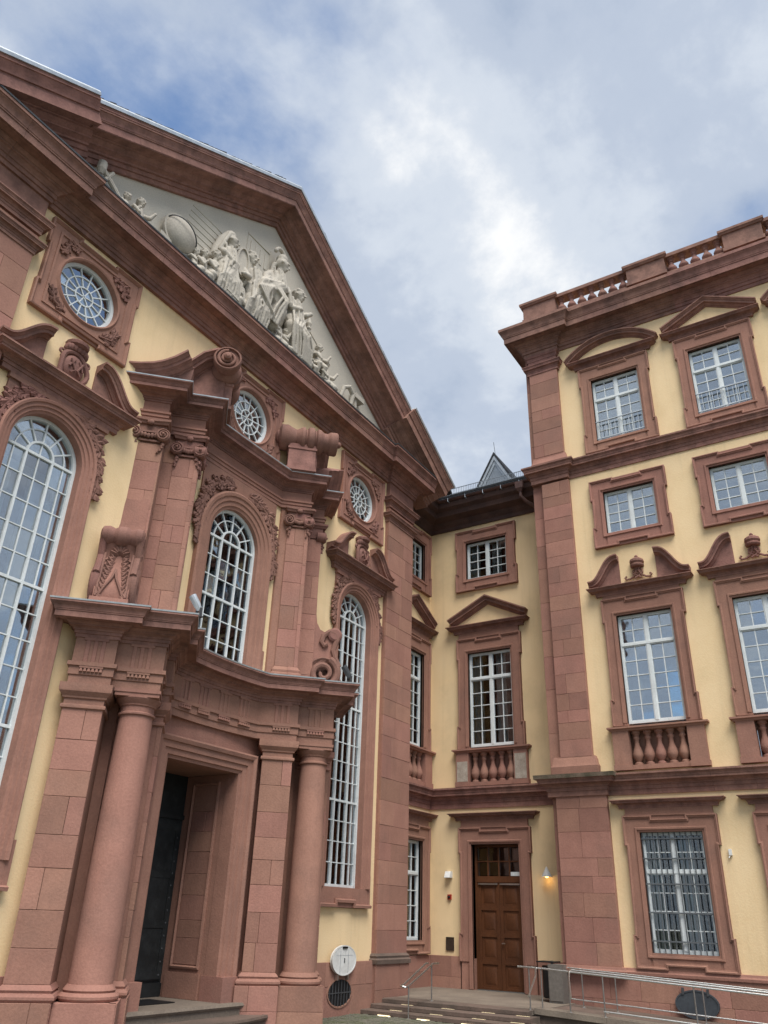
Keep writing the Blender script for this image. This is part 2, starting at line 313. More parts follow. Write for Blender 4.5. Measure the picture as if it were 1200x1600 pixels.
def wall_holes(mb, u0, u1, v0, v1, w0, w1, holes):
    us = sorted({u0, u1, *[h[0] for h in holes], *[h[1] for h in holes]}); vs = sorted({v0, v1, *[h[2] for h in holes], *[h[3] for h in holes]})
    us = [x for x in us if u0 <= x <= u1]; vs = [x for x in vs if v0 <= x <= v1]
    for a, b in zip(us, us[1:]):
        run = None
        for c, d in list(zip(vs, vs[1:]))+[(None, None)]:
            solid = c is not None and not any(h[0] < (a+b)/2 < h[1] and h[2] < (c+d)/2 < h[3] for h in holes)
            if solid: run = [run[0] if run else c, d]
            elif run: mb.box(a, b, run[0], run[1], w0, w1); run = None
def arcpts(cx, cy, r, a0, a1, n): return [(cx+r*cos(a0+(a1-a0)*i/n), cy+r*sin(a0+(a1-a0)*i/n)) for i in range(n+1)]
# moulding profiles (o outward, z up), closed polygons
def cornice_prof(z0, z1, ov, back=0.06):
    h = z1-z0; P = [(.06, 0), (.06, .11), (.11, .12), (.11, .22), (.15, .23), (.16, .27), (.24, .33), (.30, .345), (.30, .385), (.33, .39), (.37, .43), (.42, .455), (.42, .475), (.74, .475), (.74, .455), (.79, .455), (.79, .65), (.82, .655), (.82, .69), (.84, .70), (.86, .77), (.91, .84), (.96, .87), (.965, .895), (1, .90), (1, 1)]
    return [(-back, z0)]+[(o*ov, z0+f*h) for o, f in P]+[(-back, z1+.03)]
def string_prof(z0, z1, ov, back=0.06):
    h = z1-z0; P = [(.14, 0), (.14, .24), (.20, .25), (.20, .42), (.28, .43), (.28, .48), (.36, .54), (.46, .57), (.46, .60), (.76, .62), (.76, .73), (.80, .735), (.80, .76), (.84, .83), (.93, .88), (.93, .905), (1, .91), (1, 1)]
    return [(-back, z0)]+[(o*ov, z0+f*h) for o, f in P]+[(-back, z1+.03)]
# ---------------------------------------------------------------- rectangular windows of the wings
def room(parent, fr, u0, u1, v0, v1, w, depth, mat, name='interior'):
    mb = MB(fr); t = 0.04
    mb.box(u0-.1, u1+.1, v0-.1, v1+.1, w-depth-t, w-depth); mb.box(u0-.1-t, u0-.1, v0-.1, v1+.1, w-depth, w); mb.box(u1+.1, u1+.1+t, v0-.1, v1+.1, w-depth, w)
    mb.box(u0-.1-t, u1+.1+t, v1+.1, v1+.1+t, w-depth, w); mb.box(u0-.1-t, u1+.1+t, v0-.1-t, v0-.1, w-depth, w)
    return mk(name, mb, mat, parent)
def rect_window(B, fr, uc, v0, v1, hw, rows_low, rows_top=0, top_frac=0.3, style='wing', gw=-0.10, half_only=None):
    base = B.location.copy(); mb = MB(fr); e = 0.042; g = 0.010; w0, w1 = gw-0.04, gw+0.035
    u0, u1 = uc-hw, uc+hw
    for a, b, c, d in ((u0, u0+e, v0, v1), (u1-e, u1, v0, v1), (u0+e, u1-e, v0, v0+e+.01), (u0+e, u1-e, v1-e, v1)): mb.box(a, b, c, d, w0, w1)
    vt = v1-(v1-v0)*top_frac if rows_top else None
    secs = [(v0+e+.01, (vt-.03) if vt else v1-e, rows_low)]
    if vt: secs.append((vt+.03, v1-e, rows_top)); mb.box(u0+e, u1-e, vt-.03, vt+.03, w0, w1+.02)
    panes = []
    for a, b, r in secs:
        mb.box(uc-.036, uc+.036, a, b, w0, w1+.012)
        for s in (-1, 1):
            x0, x1 = (u0+e, uc-.036) if s < 0 else (uc+.036, u1-e)
            sash = 0.026   # sash stiles
            mb.box(x0, x0+sash, a, b, w0+.01, w1-.006); mb.box(x1-sash, x1, a, b, w0+.01, w1-.006); mb.box(x0+sash, x1-sash, a, a+sash, w0+.01, w1-.006); mb.box(x0+sash, x1-sash, b-sash, b, w0+.01, w1-.006)
            x0 += sash; x1 -= sash; a2, b2 = a+sash, b-sash; xm = (x0+x1)/2
            mb.box(xm-g, xm+g, a2, b2, w0+.02, w1-.014)
            for i in range(r):
                y0, y1 = a2+(b2-a2)*i/r, a2+(b2-a2)*(i+1)/r
                if i: mb.box(x0, xm-g, y0-g, y0+g, w0+.02, w1-.016); mb.box(xm+g, x1, y0-g, y0+g, w0+.02, w1-.016)
                for p0, p1 in ((x0, xm), (xm, x1)): panes.append(((p0+p1)/2, (y0+y1)/2, p1-p0-.004, y1-y0-.004))
    win = mk('window', mb, 'white_paint', B)
    for a, b, c, d in panes: pane(win, base, fr, a, b, gw-.01, c, d, 'glass_old' if style == 'pavilion' else 'glass_clear')
    if style == 'pavilion':
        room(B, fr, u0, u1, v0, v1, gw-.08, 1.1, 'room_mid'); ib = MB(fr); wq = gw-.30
        ib.box(u0, u0+.09, v0, v1, wq-.05, wq); ib.box(u1-.09, u1, v0, v1, wq-.05, wq); ib.box(uc-.07, uc+.07, v0, v1, wq-.05, wq)
        n = rows_low+rows_top
        for i in range(n+1): y = v0+(v1-v0)*i/n; ib.box(u0+.09, u1-.09, y-.022, y+.022, wq-.045, wq-.006)
        for s in (-.5, .5): ib.box(uc+s*hw-.02, uc+s*hw+.02, v0, v1, wq-.042, wq-.004)
        mk('inner_sash', ib, 'inner_frame', win)
        cb = MB(fr); cb.box(u0+.02, u1-.02, v0+.0, v1, wq-.16, wq-.15); mk('blind_and_sky_sheet', cb, 'blind_and_sky_sheet', win)  # pale sheet added so the panes look as if they reflect sky
    else:
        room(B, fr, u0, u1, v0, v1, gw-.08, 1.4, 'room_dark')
        cb = MB(fr)
        for s in (-1, 1):
            for p0 in ([u0+.02] if s < 0 else [uc+.06]):
                P = [(p0+.30*i/14, gw-.22+.035*sin(i*1.9+s)) for i in range(15)]
                vs = [(a, v0+.02, w) for a, w in P]+[(a, v1-.02, w) for a, w in P]; k = len(P)
                cb.add(vs, [(i, i+1, k+i+1, k+i) for i in range(k-1)])
        mk('curtain', cb, 'curtain', win)
    return win
def eared(uc, W, v0, v1, ear, eh_t, eh_b, notch, nd_t, nd_b):
    W1 = W-ear; p = [(uc-W, v0), (uc-notch, v0), (uc-notch, v0+nd_b), (uc+notch, v0+nd_b), (uc+notch, v0), (uc+W, v0), (uc+W, v0+eh_b), (uc+W1, v0+eh_b), (uc+W1, v1-eh_t), (uc+W, v1-eh_t), (uc+W, v1)]
    p += [(uc+notch, v1), (uc+notch, v1-nd_t), (uc-notch, v1-nd_t), (uc-notch, v1), (uc-W, v1), (uc-W, v1-eh_t), (uc-W1, v1-eh_t), (uc-W1, v0+eh_b), (uc-W, v0+eh_b)]
    r = [];
    for a in p:
        if not r or (abs(a[0]-r[-1][0])+abs(a[1]-r[-1][1])) > 1e-6: r.append(a)
    return r
def surround(B, fr, uc, v0, v1, hw, V0, V1, W=1.0, fr_top=None, bottom=True, mat='stone', gw=-0.10, nb=True):
    """stone frame round an opening: slab with ears, outer roll, inner roll, fascia line"""
    ear = 0.045; mb = MB(fr); d = 0.075; W1 = W-ear
    mb.box(uc-W1, uc-hw-.05, V0, V1, gw-.05, d); mb.box(uc+hw+.05, uc+W1, V0, V1, gw-.05, d); mb.box(uc-hw-.05, uc+hw+.05, v1+.05, V1, gw-.05, d)
    mb.box(uc-hw-.05, uc-hw, V0+.001, v1+.05, gw-.05, d-.02); mb.box(uc+hw, uc+hw+.05, V0+.001, v1+.05, gw-.05, d-.02); mb.box(uc-hw, uc+hw, v1, v1+.05, gw-.05, d-.02)
    if bottom: mb.box(uc-hw, uc+hw, V0, v0, gw-.05, d)
    et, eb = min(.62, (V1-V0)*.3), min(.62, (V1-V0)*.3)
    for s in (-1, 1):
        a, b = sorted((uc+s*W1, uc+s*W)); mb.box(a, b, V1-et, V1, -.02, d); mb.box(a, b, V0, V0+eb, -.02, d)
    nd = 0.075
    out_ = eared(uc, W, V0, V1, ear, et, eb, 0.36, nd, nd if bottom and nb else 0)
    if not bottom or not nb: out_ = [p for i, p in enumerate(out_) if not (abs(p[1]-V0) < 1e-6 and abs(abs(p[0]-uc)-.36) < 1e-6)]
    if not bottom: out_ = out_[1:]+out_[:1]
    mb.sweep(out_, [(0, d-.02), (0, d+.045), (.025, d+.052), (.04, d+.03), (.06, d+.024), (.062, d-.02)], closed=bottom, plan=False)
    inn = [(uc-hw, v0), (uc-hw, v1), (uc+hw, v1), (uc+hw, v0)] if not bottom else [(uc-hw, v0), (uc-hw, v1), (uc+hw, v1), (uc+hw, v0)]
    mb.sweep(inn, [(0, d-.06), (0, d-.012), (.045, d-.006), (.05, d+.022), (.085, d+.028), (.10, d+.008), (.105, d-.02)], closed=bottom, plan=False)
    if not bottom:
        pass
    if fr_top: mb.box(uc-.94, uc+.94, V1, fr_top, -.02, d+.004); mb.box(uc-.96, uc+.96, V1+.0, V1+.03, d, d+.025)
    return mk('window_surround', mb, mat, B)
def hood(B, fr, uc, hw, z0, z1, ov, mat='cornice', name='hood', w0=0.06, path=None):
    mb = MB(fr); p = path or [(uc-hw+ov, -.02), (uc-hw+ov, w0), (uc+hw-ov, w0), (uc+hw-ov, -.02)]
    p = [(a, b) for a, b in p]
    mb.sweep(list(p), string_prof(z0, z1, ov, .02)); mb.box(uc-hw+ov-.01, uc+hw-ov+.01, z1-.03, z1+.012, -.02, w0)
    return mk(name, mb, mat, B)
RAKE = [(0, 0.0), (0, .06), (.03, .09), (.05, .15), (.09, .18), (.12, .19), (.12, .24), (.17, .245), (.17, 0.0)]
def rake_prof(h, ov): return [(0, -.02), (0, .16*ov), (.14*h, .17*ov), (.15*h, .28*ov), (.24*h, .34*ov), (.30*h, .44*ov), (.36*h, .45*ov), (.36*h, .70*ov), (.62*h, .71*ov), (.63*h, .78*ov), (.72*h, .82*ov), (.82*h, .92*ov), (.83*h, ov), (h, ov), (h, -.02)]
def tri_ped(B, fr, uc, hw, z0, z1, ov, mat='cornice'):
    mb = MB(fr); h = .22; sl = (z1-z0-h)/hw
    mb.sweep([(uc-hw+.12, z0+.12*sl-.02), (uc, z1-h*1.15), (uc+hw-.12, z0+.12*sl-.02)], rake_prof(h, ov), plan=False)
    return mk('pediment', mb, mat, B)
def seg_ped(B, fr, uc, hw, z0, z1, ov, mat='cornice'):
    h = z1-z0-.2; w = hw-.05; Rr = (w*w+h*h)/(2*h); a = math.asin(min(1, w/Rr)); cy = z0+h-Rr; mb = MB(fr)
    path = [(uc+Rr*sin(-a+2*a*i/22), cy+Rr*cos(-a+2*a*i/22)) for i in range(23)]
    mb.sweep(path, rake_prof(.2, ov), plan=False); return mk('pediment', mb, mat, B)
def swan(B, fr, uc, hw, z0, z1, ov, gap, mat='cornice', th=.20, name='swan_neck', wbase=0.0):
    for s in (-1, 1):
        path = []
        n = 20
        for i in range(n+1):
            t = i/n; x = hw-(hw-gap)*t; y = z0+(z1-th-z0)*(0.5-0.5*cos(pi*min(1, t*1.06)**1.5))+(.0 if t < .93 else 0)
            path.append((uc+s*x, y))
        if s > 0: path = path[::-1]
        mb = MB(fr); mb.sweep(path, [(o, w+wbase if w > 0 else w) for o, w in rake_prof(th, ov)], plan=False)
        low = [(p[0], p[1]) for p in path]; ins = low+([(low[-1][0], z0-.02)] if s < 0 else [(low[-1][0], z0-.02), (low[0][0], z0-.02)])
        if s < 0: pass
        inner = uc+s*gap
        mb.prism(ins, -.02, .035+wbase); mk(name, mb, mat, B)
def baluster_mesh(h, r, mat='stone'):
    pr = [(r*.80, 0), (r*.80, .06*h), (r*.45, .09*h), (r*.55, .12*h), (r*.95, .22*h), (r*1.0, .30*h), (r*.80, .42*h), (r*.45, .58*h), (r*.42, .72*h), (r*.60, .76*h), (r*.60, .80*h), (r*.45, .83*h), (r*.62, .90*h), (r*.80, .92*h), (r*.80, h)]
    me = bpy.data.meshes.new('baluster'); mb = MB(Fr((0, 0, 0), (1, 0, 0), (0, -1, 0))); mb.lathe(pr, (0, 0, 0), 'v', 10)
    me.from_pydata([tuple(v) for v in mb.v], [], mb.f); me.materials.append(MATS[mat]); finish(me, 40); return me
BAL = baluster_mesh(.78, .125); BALTOP = baluster_mesh(.56, .145, 'cornice')
def put(me, name, parent, pos):
    o = bpy.data.objects.new(name, me); COL.objects.link(o); o.parent = parent; o.location = pos-parent_base(parent); return o
def parent_base(p):
    b = Vector((0, 0, 0))
    while p is not None: b += p.location; p = p.parent
    return b
def win_balustrade(B, fr, uc, z0, z1, pale=False, only=None):
    mb = MB(fr); a, b = .66, 1.04
    for s in (-1, 1):
        u0, u1 = sorted((uc+s*a, uc+s*b)); mb.box(u0, u1, z0, z1-.09, -.12, .13); mb.box(u0-.02, u1+.02, z0-.03, z0+.09, -.1, .155)
    mb.box(uc-a, uc+a, z0-.02, z0+.08, -.35, .10); mb.box(uc-a, uc+a, z0+.08, z1-.09, -.38, -.16)
    mb.sweep([(uc-1.06, -.1), (uc-1.06, .12), (uc+1.06, .12), (uc+1.06, -.1)], [(-.3, z1-.09), (.02, z1-.09), (.04, z1-.05), (.08, z1-.04), (.08, z1), (-.3, z1+.005)])
    mb.box(uc-1.05, uc+1.05, z1-.085, z1-.005, -.2, .11)
    o = mk('balustrade', mb, 'stone', B)
    for i in range(5): put(BAL, 'baluster', o, fr(uc-.52+.26*i, z0+.08, -.02))
    if pale:
        for s in (-1, 1):
            p = MB(fr); u0, u1 = sorted((uc+s*(a+.03), uc+s*(b-.03))); p.box(u0, u1, z0+.10, z0+(.62 if s < 0 else .74), .125, .137); mk('patched_stone', p, 'pale_patch', o)
    return o
def monogram(B, fr, uc, z0):
    mb = MB(fr); w = .05
    mb.lathe([(.15, 0), (.17, .03), (.17, .06), (.15, .08), (.18, .13), (.17, .19), (.10, .24), (.04, .26)], (uc, z0+.34, w), 'v', 14); mb.ball((uc, z0+.63, w), .045)
    for s in (-1, 1):
        mb.tube([(uc+s*.05, z0+.36, w), (uc+s*.02, z0+.25, w+.03), (uc+s*.10, z0+.12, w), (uc+s*.20, z0+.06, w), (uc+s*.29, z0+.05, w), (uc+s*.33, z0+.10, w), (uc+s*.29, z0+.14, w)], .028, 6)
        mb.tube([(uc-s*.02, z0+.34, w+.02), (uc+s*.11, z0+.27, w), (uc+s*.12, z0+.18, w+.02), (uc+s*.03, z0+.12, w), (uc-s*.08, z0+.05, w+.03)], .025, 6)
        mb.tube([(uc+s*.03, z0+.30, w), (uc+s*.06, z0+.22, w+.03), (uc, z0+.16, w)], .022, 6)
    return mk('crowned_monogram', mb, 'carved', B)
# ---------------------------------------------------------------- arched and round windows of the church
def poly_pane(parent, fr, pts, w, mat):
    mb = MB(fr); cx = sum(p[0] for p in pts)/len(pts); cy = sum(p[1] for p in pts)/len(pts)
    mb.prism(pts, w-.003, w+.003); return mk('pane', mb, mat, parent)
def bar(mb, p, r, w0, w1): mb.sweep(p, [(-r, w0), (-r, w1), (r, w1), (r, w0)], plan=False)
def arch_window(B, fr, uc, v0, spring, h, rows, gw, mat, thick=(), nin=.36, nmid=.69):
    base = B.location.copy(); mb = MB(fr); w0, w1 = gw-.03, gw+.03
    ri, rm = h*nin, h*nmid
    arc = lambda r, n=24: [(uc-r, v0)]+[(uc-r, spring)]+arcpts(uc, spring, r, pi, 0, n)[1:-1]+[(uc+r, spring), (uc+r, v0)]
    mb.sweep(arc(h-.022), [(-.03, w0), (-.03, w1+.02), (.022, w1+.02), (.022, w0)], plan=False)
    mb.box(uc-h+.04, uc+h-.04, v0, v0+.06, w0, w1+.02)
    bar(mb, arc(ri), .018, w0, w1+.008); bar(mb, arc(rm), .009, w0+.01, w1-.01)
    mb.box(uc-.009, uc+.009, v0+.06, spring+ri-.01, w0+.01, w1-.012)
    xs = [-h+.03, -rm, -ri, 0, ri, rm, h-.03]
    dv = (spring-v0-.06)/rows
    win_panes = []
    for j in range(rows+1):
        y = v0+.06+dv*j; t = .022 if (j in thick or j == rows) else .009
        if j > 0: mb.box(uc-h+.02, uc+h-.02, y-t, y+t, w0+.012, w1+(.004 if t > .02 else -.014))
        if j < rows:
            for a, b in zip(xs, xs[1:]): win_panes.append((uc+(a+b)/2, y+dv/2, b-a-.006, dv-.006))
    angs = [pi*k/6 for k in range(7)]
    for a in angs[1:-1]: bar(mb, [(uc+ri*cos(a), spring+ri*sin(a)), (uc+(h-.02)*cos(a), spring+(h-.02)*sin(a))], .013, w0+.011, w1-.009)
    win = mk('arched_window', mb, 'white_paint', B)
    for a, b, c, d in win_panes: pane(win, base, fr, a, b, gw-.005, c, d, mat)
    for a, b in zip(angs, angs[1:]):
        for r0, r1 in ((ri, rm), (rm, h-.02)):
            pts = arcpts(uc, spring, r1-.004, a+.01, b-.01, 4)+arcpts(uc, spring, r0+.004, b-.01, a+.01, 4); poly_pane(win, fr, pts, gw-.005, mat)
    for a, b in ((0, pi/2), (pi/2, pi)): poly_pane(win, fr, [(uc, spring)]+arcpts(uc, spring, ri-.004, a+.005, b-.005, 8), gw-.005, mat)
    return win
def oculus(B, fr, uc, vc, R, gw, mat):
    mb = MB(fr); w0, w1 = gw-.03, gw+.03; circ = lambda r, n=36: arcpts(uc, vc, r, 0, 2*pi*(n-1)/n, n-1)
    mb.sweep(circ(R-.02), [(-.03, w0), (-.03, w1+.03), (.035, w1+.02), (.035, w0)], closed=True, plan=False)
    for r in (R*.62, R*.30): mb.sweep(circ(r, 28), [(-.011, w0+.01), (-.011, w1-.01), (.011, w1-.01), (.011, w0+.01)], closed=True, plan=False)
    n = 14; a0 = radians(7)
    for k in range(n):
        a = a0+2*pi*k/n; bar(mb, [(uc+R*.30*cos(a), vc+R*.30*sin(a)), (uc+(R-.03)*cos(a), vc+(R-.03)*sin(a))], .010, w0+.012, w1-.012)
    for k in range(3): a = a0+pi*k/3; bar(mb, [(uc-R*.30*cos(a), vc-R*.30*sin(a)), (uc+R*.30*cos(a), vc+R*.30*sin(a))], .009, w0+.014, w1-.014)
    win = mk('round_window', mb, 'white_paint', B)
    for k in range(n):
        a, b = a0+2*pi*k/n+.02, a0+2*pi*(k+1)/n-.02
        for r0, r1 in ((R*.31, R*.61), (R*.63, R-.03)): poly_pane(win, fr, arcpts(uc, vc, r1, a, b, 3)+arcpts(uc, vc, r0, b, a, 3), gw-.005, mat)
    for k in range(6): a = a0+pi*k/3; poly_pane(win, fr, [(uc, vc)]+arcpts(uc, vc, R*.295, a+.02, a+pi/3-.02, 4), gw-.005, mat)
    return win
def fill_arch(mb, uc, v0, spring, h, u0, u1, vtop, w0, w1, n=24, vlow=None):
    """stone field with an arched hole, from the spring line up to vtop"""
    inner = arcpts(uc, spring, h, pi, 0, n); outer = []
    for i, (x, y) in enumerate(inner):
        a = pi-pi*i/n; dx, dy = cos(a), sin(a); t = 1e9
        if dx < -1e-6: t = min(t, (u0-uc)/dx)
        if dx > 1e-6: t = min(t, (u1-uc)/dx)
        if dy > 1e-6: t = min(t, (vtop-spring)/dy)
        outer.append((uc+dx*t, spring+dy*t))
    ca, cb = atan2(vtop-spring, u0-uc), atan2(vtop-spring, u1-uc)
    for i in range(n):
        A, Bq, Cq, D = inner[i], inner[i+1], outer[i+1], outer[i]; poly = [A, Bq, Cq]
        a1, a2 = pi-pi*i/n, pi-pi*(i+1)/n
        if a2 < ca < a1: poly.append((u0, vtop))
        if a2 < cb < a1: poly.append((u1, vtop))
        poly.append(D); mb.prism(poly, w0, w1)
def foliage(mb, pts, w, L, Wd, H, n, seed, spread=.6):
    r = random.Random(seed)
    for i in range(n):
        t = r.random()*(len(pts)-1); k = int(t); f = t-k; x = pts[k][0]*(1-f)+pts[k+1][0]*f; y = pts[k][1]*(1-f)+pts[k+1][1]*f
        wd = pts[k][2]*(1-f)+pts[k+1][2]*f; a = atan2(pts[k+1][1]-pts[k][1], pts[k+1][0]-pts[k][0])+r.uniform(-spread, spread)*2
        s = r.uniform(.6, 1.25); mb.leaf(x+r.uniform(-wd, wd), y+r.uniform(-wd, wd), w+r.uniform(0, .02), a, L*s, Wd*s, H*s)
# ---------------------------------------------------------------- ground
gm = MB(FW); n = 40
gx = [-150, -40, -10, 0, 6, 10, 14, 16, 20, 30, 60, 150]; gy = [-150, -40, -10, 0, 4, 6, 8, 10, 12, 20, 60, 150]
gm.add([(x, -0.06, -y) for x in gx for y in gy], [(i*12+j, (i+1)*12+j, (i+1)*12+j+1, i*12+j+1) for i in range(11) for j in range(11)])
g = mk('ground', gm, 'cobble'); g['kind'] = 'structure'
cm = MB(FW); r2 = random.Random(3)
for i in range(60):
    for j in range(34):
        x = 9.4+i*.12+(.06 if j % 2 else 0)+r2.uniform(-.012, .012); y = 6.4+j*.12+r2.uniform(-.012, .012)
        if x > 15.62: continue
        a, b, h = .052, .052, r2.uniform(.0, .014); z = -.06
        cm.add([(x-a, z-.03, -(y-b)), (x+a, z-.03, -(y-b)), (x+a, z-.03, -(y+b)), (x-a, z-.03, -(y+b)), (x-a*.75, z+.012+h, -(y-b*.75)), (x+a*.75, z+.012+h, -(y-b*.75)), (x+a*.75, z+.012+h, -(y+b*.75)), (x-a*.75, z+.012+h, -(y+b*.75))],
               [(4, 5, 6, 7), (0, 1, 5, 4), (1, 2, 6, 5), (2, 3, 7, 6), (3, 0, 4, 7)])
o = mk('cobblestones', cm, 'cobble', g); o['kind'] = 'stuff'
# ================================================================ right pavilion
R = thing('pavilion_building', 'tall four storey yellow corner pavilion with stone balustrade on its roof', 'building', (XR, 4.0, 0))
CU = [-4.55, -1.82, 0.91]; HW = .665
holes = []
for uc in CU:
    for a, b in ((1.20, 3.53), (5.92, 8.57), (10.85, 12.09), (13.71, 15.78)): holes.append((uc-HW, uc+HW, a, b))
    holes.append((uc-.70, uc+.70, 4.9, 5.92))
mb = MB(FR); wall_holes(mb, -7.15, 3.0, .85, 17.4, -.40, 0, holes); mb.box(-7.15, -6.75, .2, 17.4, -9, -.40); mb.box(-6.75, 3, 17.0, 17.4, -9, -.4); mk('wall', mb, 'plaster', R)
mb = MB(FR); mb.box(-7.17, 3, -.3, .80, -.4, .05); pl_ = mk('plinth', mb, 'stone', R)
stones(pl_, FR, -7.17, 3.0, -.15, .80, .07, .05, .48, .4)
mb = MB(FR); mb.sweep([(-7.2, -.5), (-7.2, .22), (-5.78, .22), (-5.78, .07), (3, .07)], [(-.3, .78), (.03, .78), (.035, .83), (.01, .86), (.0, .90), (-.3, .92)]); mk('plinth_moulding', mb, 'stone', R)
# corner pilasters
def rpil(u0, u1, v0, v1, w, course, side=True):
    mb = MB(FR); mb.box(u0+.008, u1-.008, v0, v1, -.1, w-.03); p = mk('pilaster', mb, 'stone', R); stones(p, FR, u0, u1, v0, v1, w, .06, course, .35); return p
mb = MB(FR); mb.box(-7.185, -6.82, .8, 17.3, -1.2, .02); sp = mk('corner_strip', mb, 'stone', R); stones(sp, FR, -7.19, -6.82, .92, 4.3, .035, .03, .9, 0); stones(sp, FR, -7.19, -6.82, 4.86, 12.7, .035, .03, .9, 0); stones(sp, FR, -7.19, -6.82, 13.3, 17.2, .035, .03, .9, 0)
rpil(-7.06, -5.85, .90, 4.40, .17, .42)
rpil(-6.88, -6.10, 5.22, 12.70, .16, .40)
rpil(-7.04, -6.17, 13.62, 16.60, .15, .40)
mb = MB(FR)
mb.sweep([(-7.06, -.1), (-7.06, .17), (-6.02, .17), (-6.02, -.1)], [(-.3, 4.84), (.04, 4.84), (.05, 5.0), (.02, 5.06), (.01, 5.15), (-.02, 5.23), (-.3, 5.23)])
mb.box(-6.95, -6.05, 4.86, 5.22, -.1, .16); mk('pilaster_base', mb, 'stone', R)
mb = MB(FR)
mb.sweep([(-7.1, -.1), (-7.1, .16), (-6.12, .16), (-6.12, -.1)], [(-.3, 13.25), (.03, 13.25), (.04, 13.4), (.01, 13.45), (-.02, 13.62), (-.3, 13.62)]); mb.box(-7.0, -6.2, 13.28, 13.6, -.1, .15)
mk('pilaster_base', mb, 'stone', R)
mb = MB(FR)
for z0, z1, ov in ((16.55, 16.85, .14), (17.05, 17.25, .06)):
    mb.sweep([(-7.08, -.6), (-7.08, .15), (-6.15, .15), (-6.15, -.05)], string_prof(z0, z1, ov, .1))
mb.box(-7.06, -6.17, 16.58, 17.7, -.6, .145); mk('pilaster_capital', mb, 'cornice', R)
# string courses and main cornice
blocks('string_course', R, FR, [(-7.2, -1.3), (-7.2, .17), (-5.84, .17), (-5.84, 0), (3, 0)], string_prof(4.33, 4.78, .28, .2), 'cornice', seed=2)
mb = MB(FR); mb.sweep([(-7.2, -.6), (-7.2, .17), (-5.84, .17), (-5.84, 0.02)], [(-.1, 4.75), (.285, 4.71), (.29, 4.80), (.2, 4.815), (-.1, 4.86)]); mk('weathered_coping', mb, 'mossy', R)
blocks('string_course', R, FR, [(-7.15, -1.6), (-7.15, .16), (-6.12, .16), (-6.12, 0), (3, 0)], string_prof(12.76, 13.26, .24, .2), 'cornice', seed=3)
blocks('main_cornice', R, FR, [(-7.12, -6), (-7.12, .15), (-6.13, .15), (-6.13, 0), (3, 0)], cornice_prof(17.25, 18.2, .62, .3), 'cornice', seed=4)
# roof balustrade
mb = MB(FR); W0 = .44
mb.box(-7.0, 3, 18.2, 18.44, .06, W0-.02)
for a, b in ((-7.0, -5.95), (-3.72, -2.62), (-1.02, .0), (1.7, 2.8)):
    mb.box(a, b, 18.42, 19.06, -.25, W0); mb.sweep([(a, -.25), (a, W0), (b, W0), (b, -.25)], [(-.25, 19.0), (.04, 19.0), (.07, 19.05), (.09, 19.06), (.09, 19.14), (-.25, 19.15)])
    mb.box(a+.1, b-.1, 19.06, 19.148, -.2, W0-.1); mb.box(a-.03, b+.03, 18.4, 18.52, -.2, W0+.04)
for a, b in ((-5.95, -3.72), (-2.62, -1.02), (0, 1.7)): mb.box(a, b, 18.99, 19.105, .06, W0-.01)
mb.box(-7.0, -6.7, 18.42, 19.06, -6, -.25); mb.box(-7.08, -6.62, 19.06, 19.14, -6, -.25)
bo = mk('roof_balustrade', mb, 'cornice', R)
for a, b, k in ((-5.95, -3.72, 7), (-2.62, -1.02, 5), (0, 1.7, 5)):
    for i in range(k): put(BALTOP, 'baluster', bo, FR(a+(b-a)*(i+.5)/k, 18.44, .26))
for u, hh in ((-6.95, .5), (-.5, .45)):
    mb = MB(FR); mb.tube([(u, 19.1, 0), (u+.02, 19.1+hh, 0)], .008, 5); mk('lightning_rod', mb, 'iron', R)
# windows
def grille_bars(B, uc, v0, v1, w, n, hs, r=.012, mat='grille', name='iron_grille'):
    mb = MB(FR)
    for i in range(n+1): u = uc-HW+.02+(2*HW-.04)*i/n; mb.tube([(u, v0, w), (u, v1, w)], r, 6)
    for z in hs: mb.box(uc-HW, uc+HW, z-.014, z+.014, w-.012, w+.022)
    return mk(name, mb, mat, B)
for k, uc in enumerate(CU):
    rect_window(R, FR, uc, 1.20, 3.53, HW, 4, 2, .34, 'wing'); surround(R, FR, uc, 1.20, 3.53, HW, .90, 3.87, 1.01, fr_top=4.07)
    hood(R, FR, uc, 1.24, 4.03, 4.20, .20)
    grille_bars(R, uc, 1.2, 3.53, -.02, 11, (1.42, 1.95, 2.5, 3.0, 3.4))
    rect_window(R, FR, uc, 5.92, 8.57, HW, 5, 2, .28, 'pavilion'); surround(R, FR, uc, 5.92, 8.57, HW, 5.86, 9.02, 1.01, fr_top=9.16, bottom=False)
    win_balustrade(R, FR, uc, 4.88, 5.82); hood(R, FR, uc, 1.30, 9.12, 9.32, .22); swan(R, FR, uc, 1.26, 9.33, 10.16, .24, .46); monogram(R, FR, uc, 9.42)
    rect_window(R, FR, uc, 10.85, 12.09, HW, 4, 0, .3, 'pavilion'); surround(R, FR, uc, 10.85, 12.09, HW, 10.46, 12.45, 1.01)
    rect_window(R, FR, uc, 13.71, 15.78, HW, 4, 2, .32, 'pavilion'); surround(R, FR, uc, 13.71, 15.78, HW, 13.36, 16.22, 1.01, fr_top=16.34)
    hood(R, FR, uc, 1.29, 16.28, 16.48, .22)
    if k % 2 == 0: seg_ped(R, FR, uc, 1.28, 16.48, 17.22, .24)
    else: tri_ped(R, FR, uc, 1.28, 16.48, 17.36, .24)
    grille_bars(R, uc, 13.75, 14.38, .0, 10, (13.80, 14.36), .009, 'metal_edge', 'window_railing')
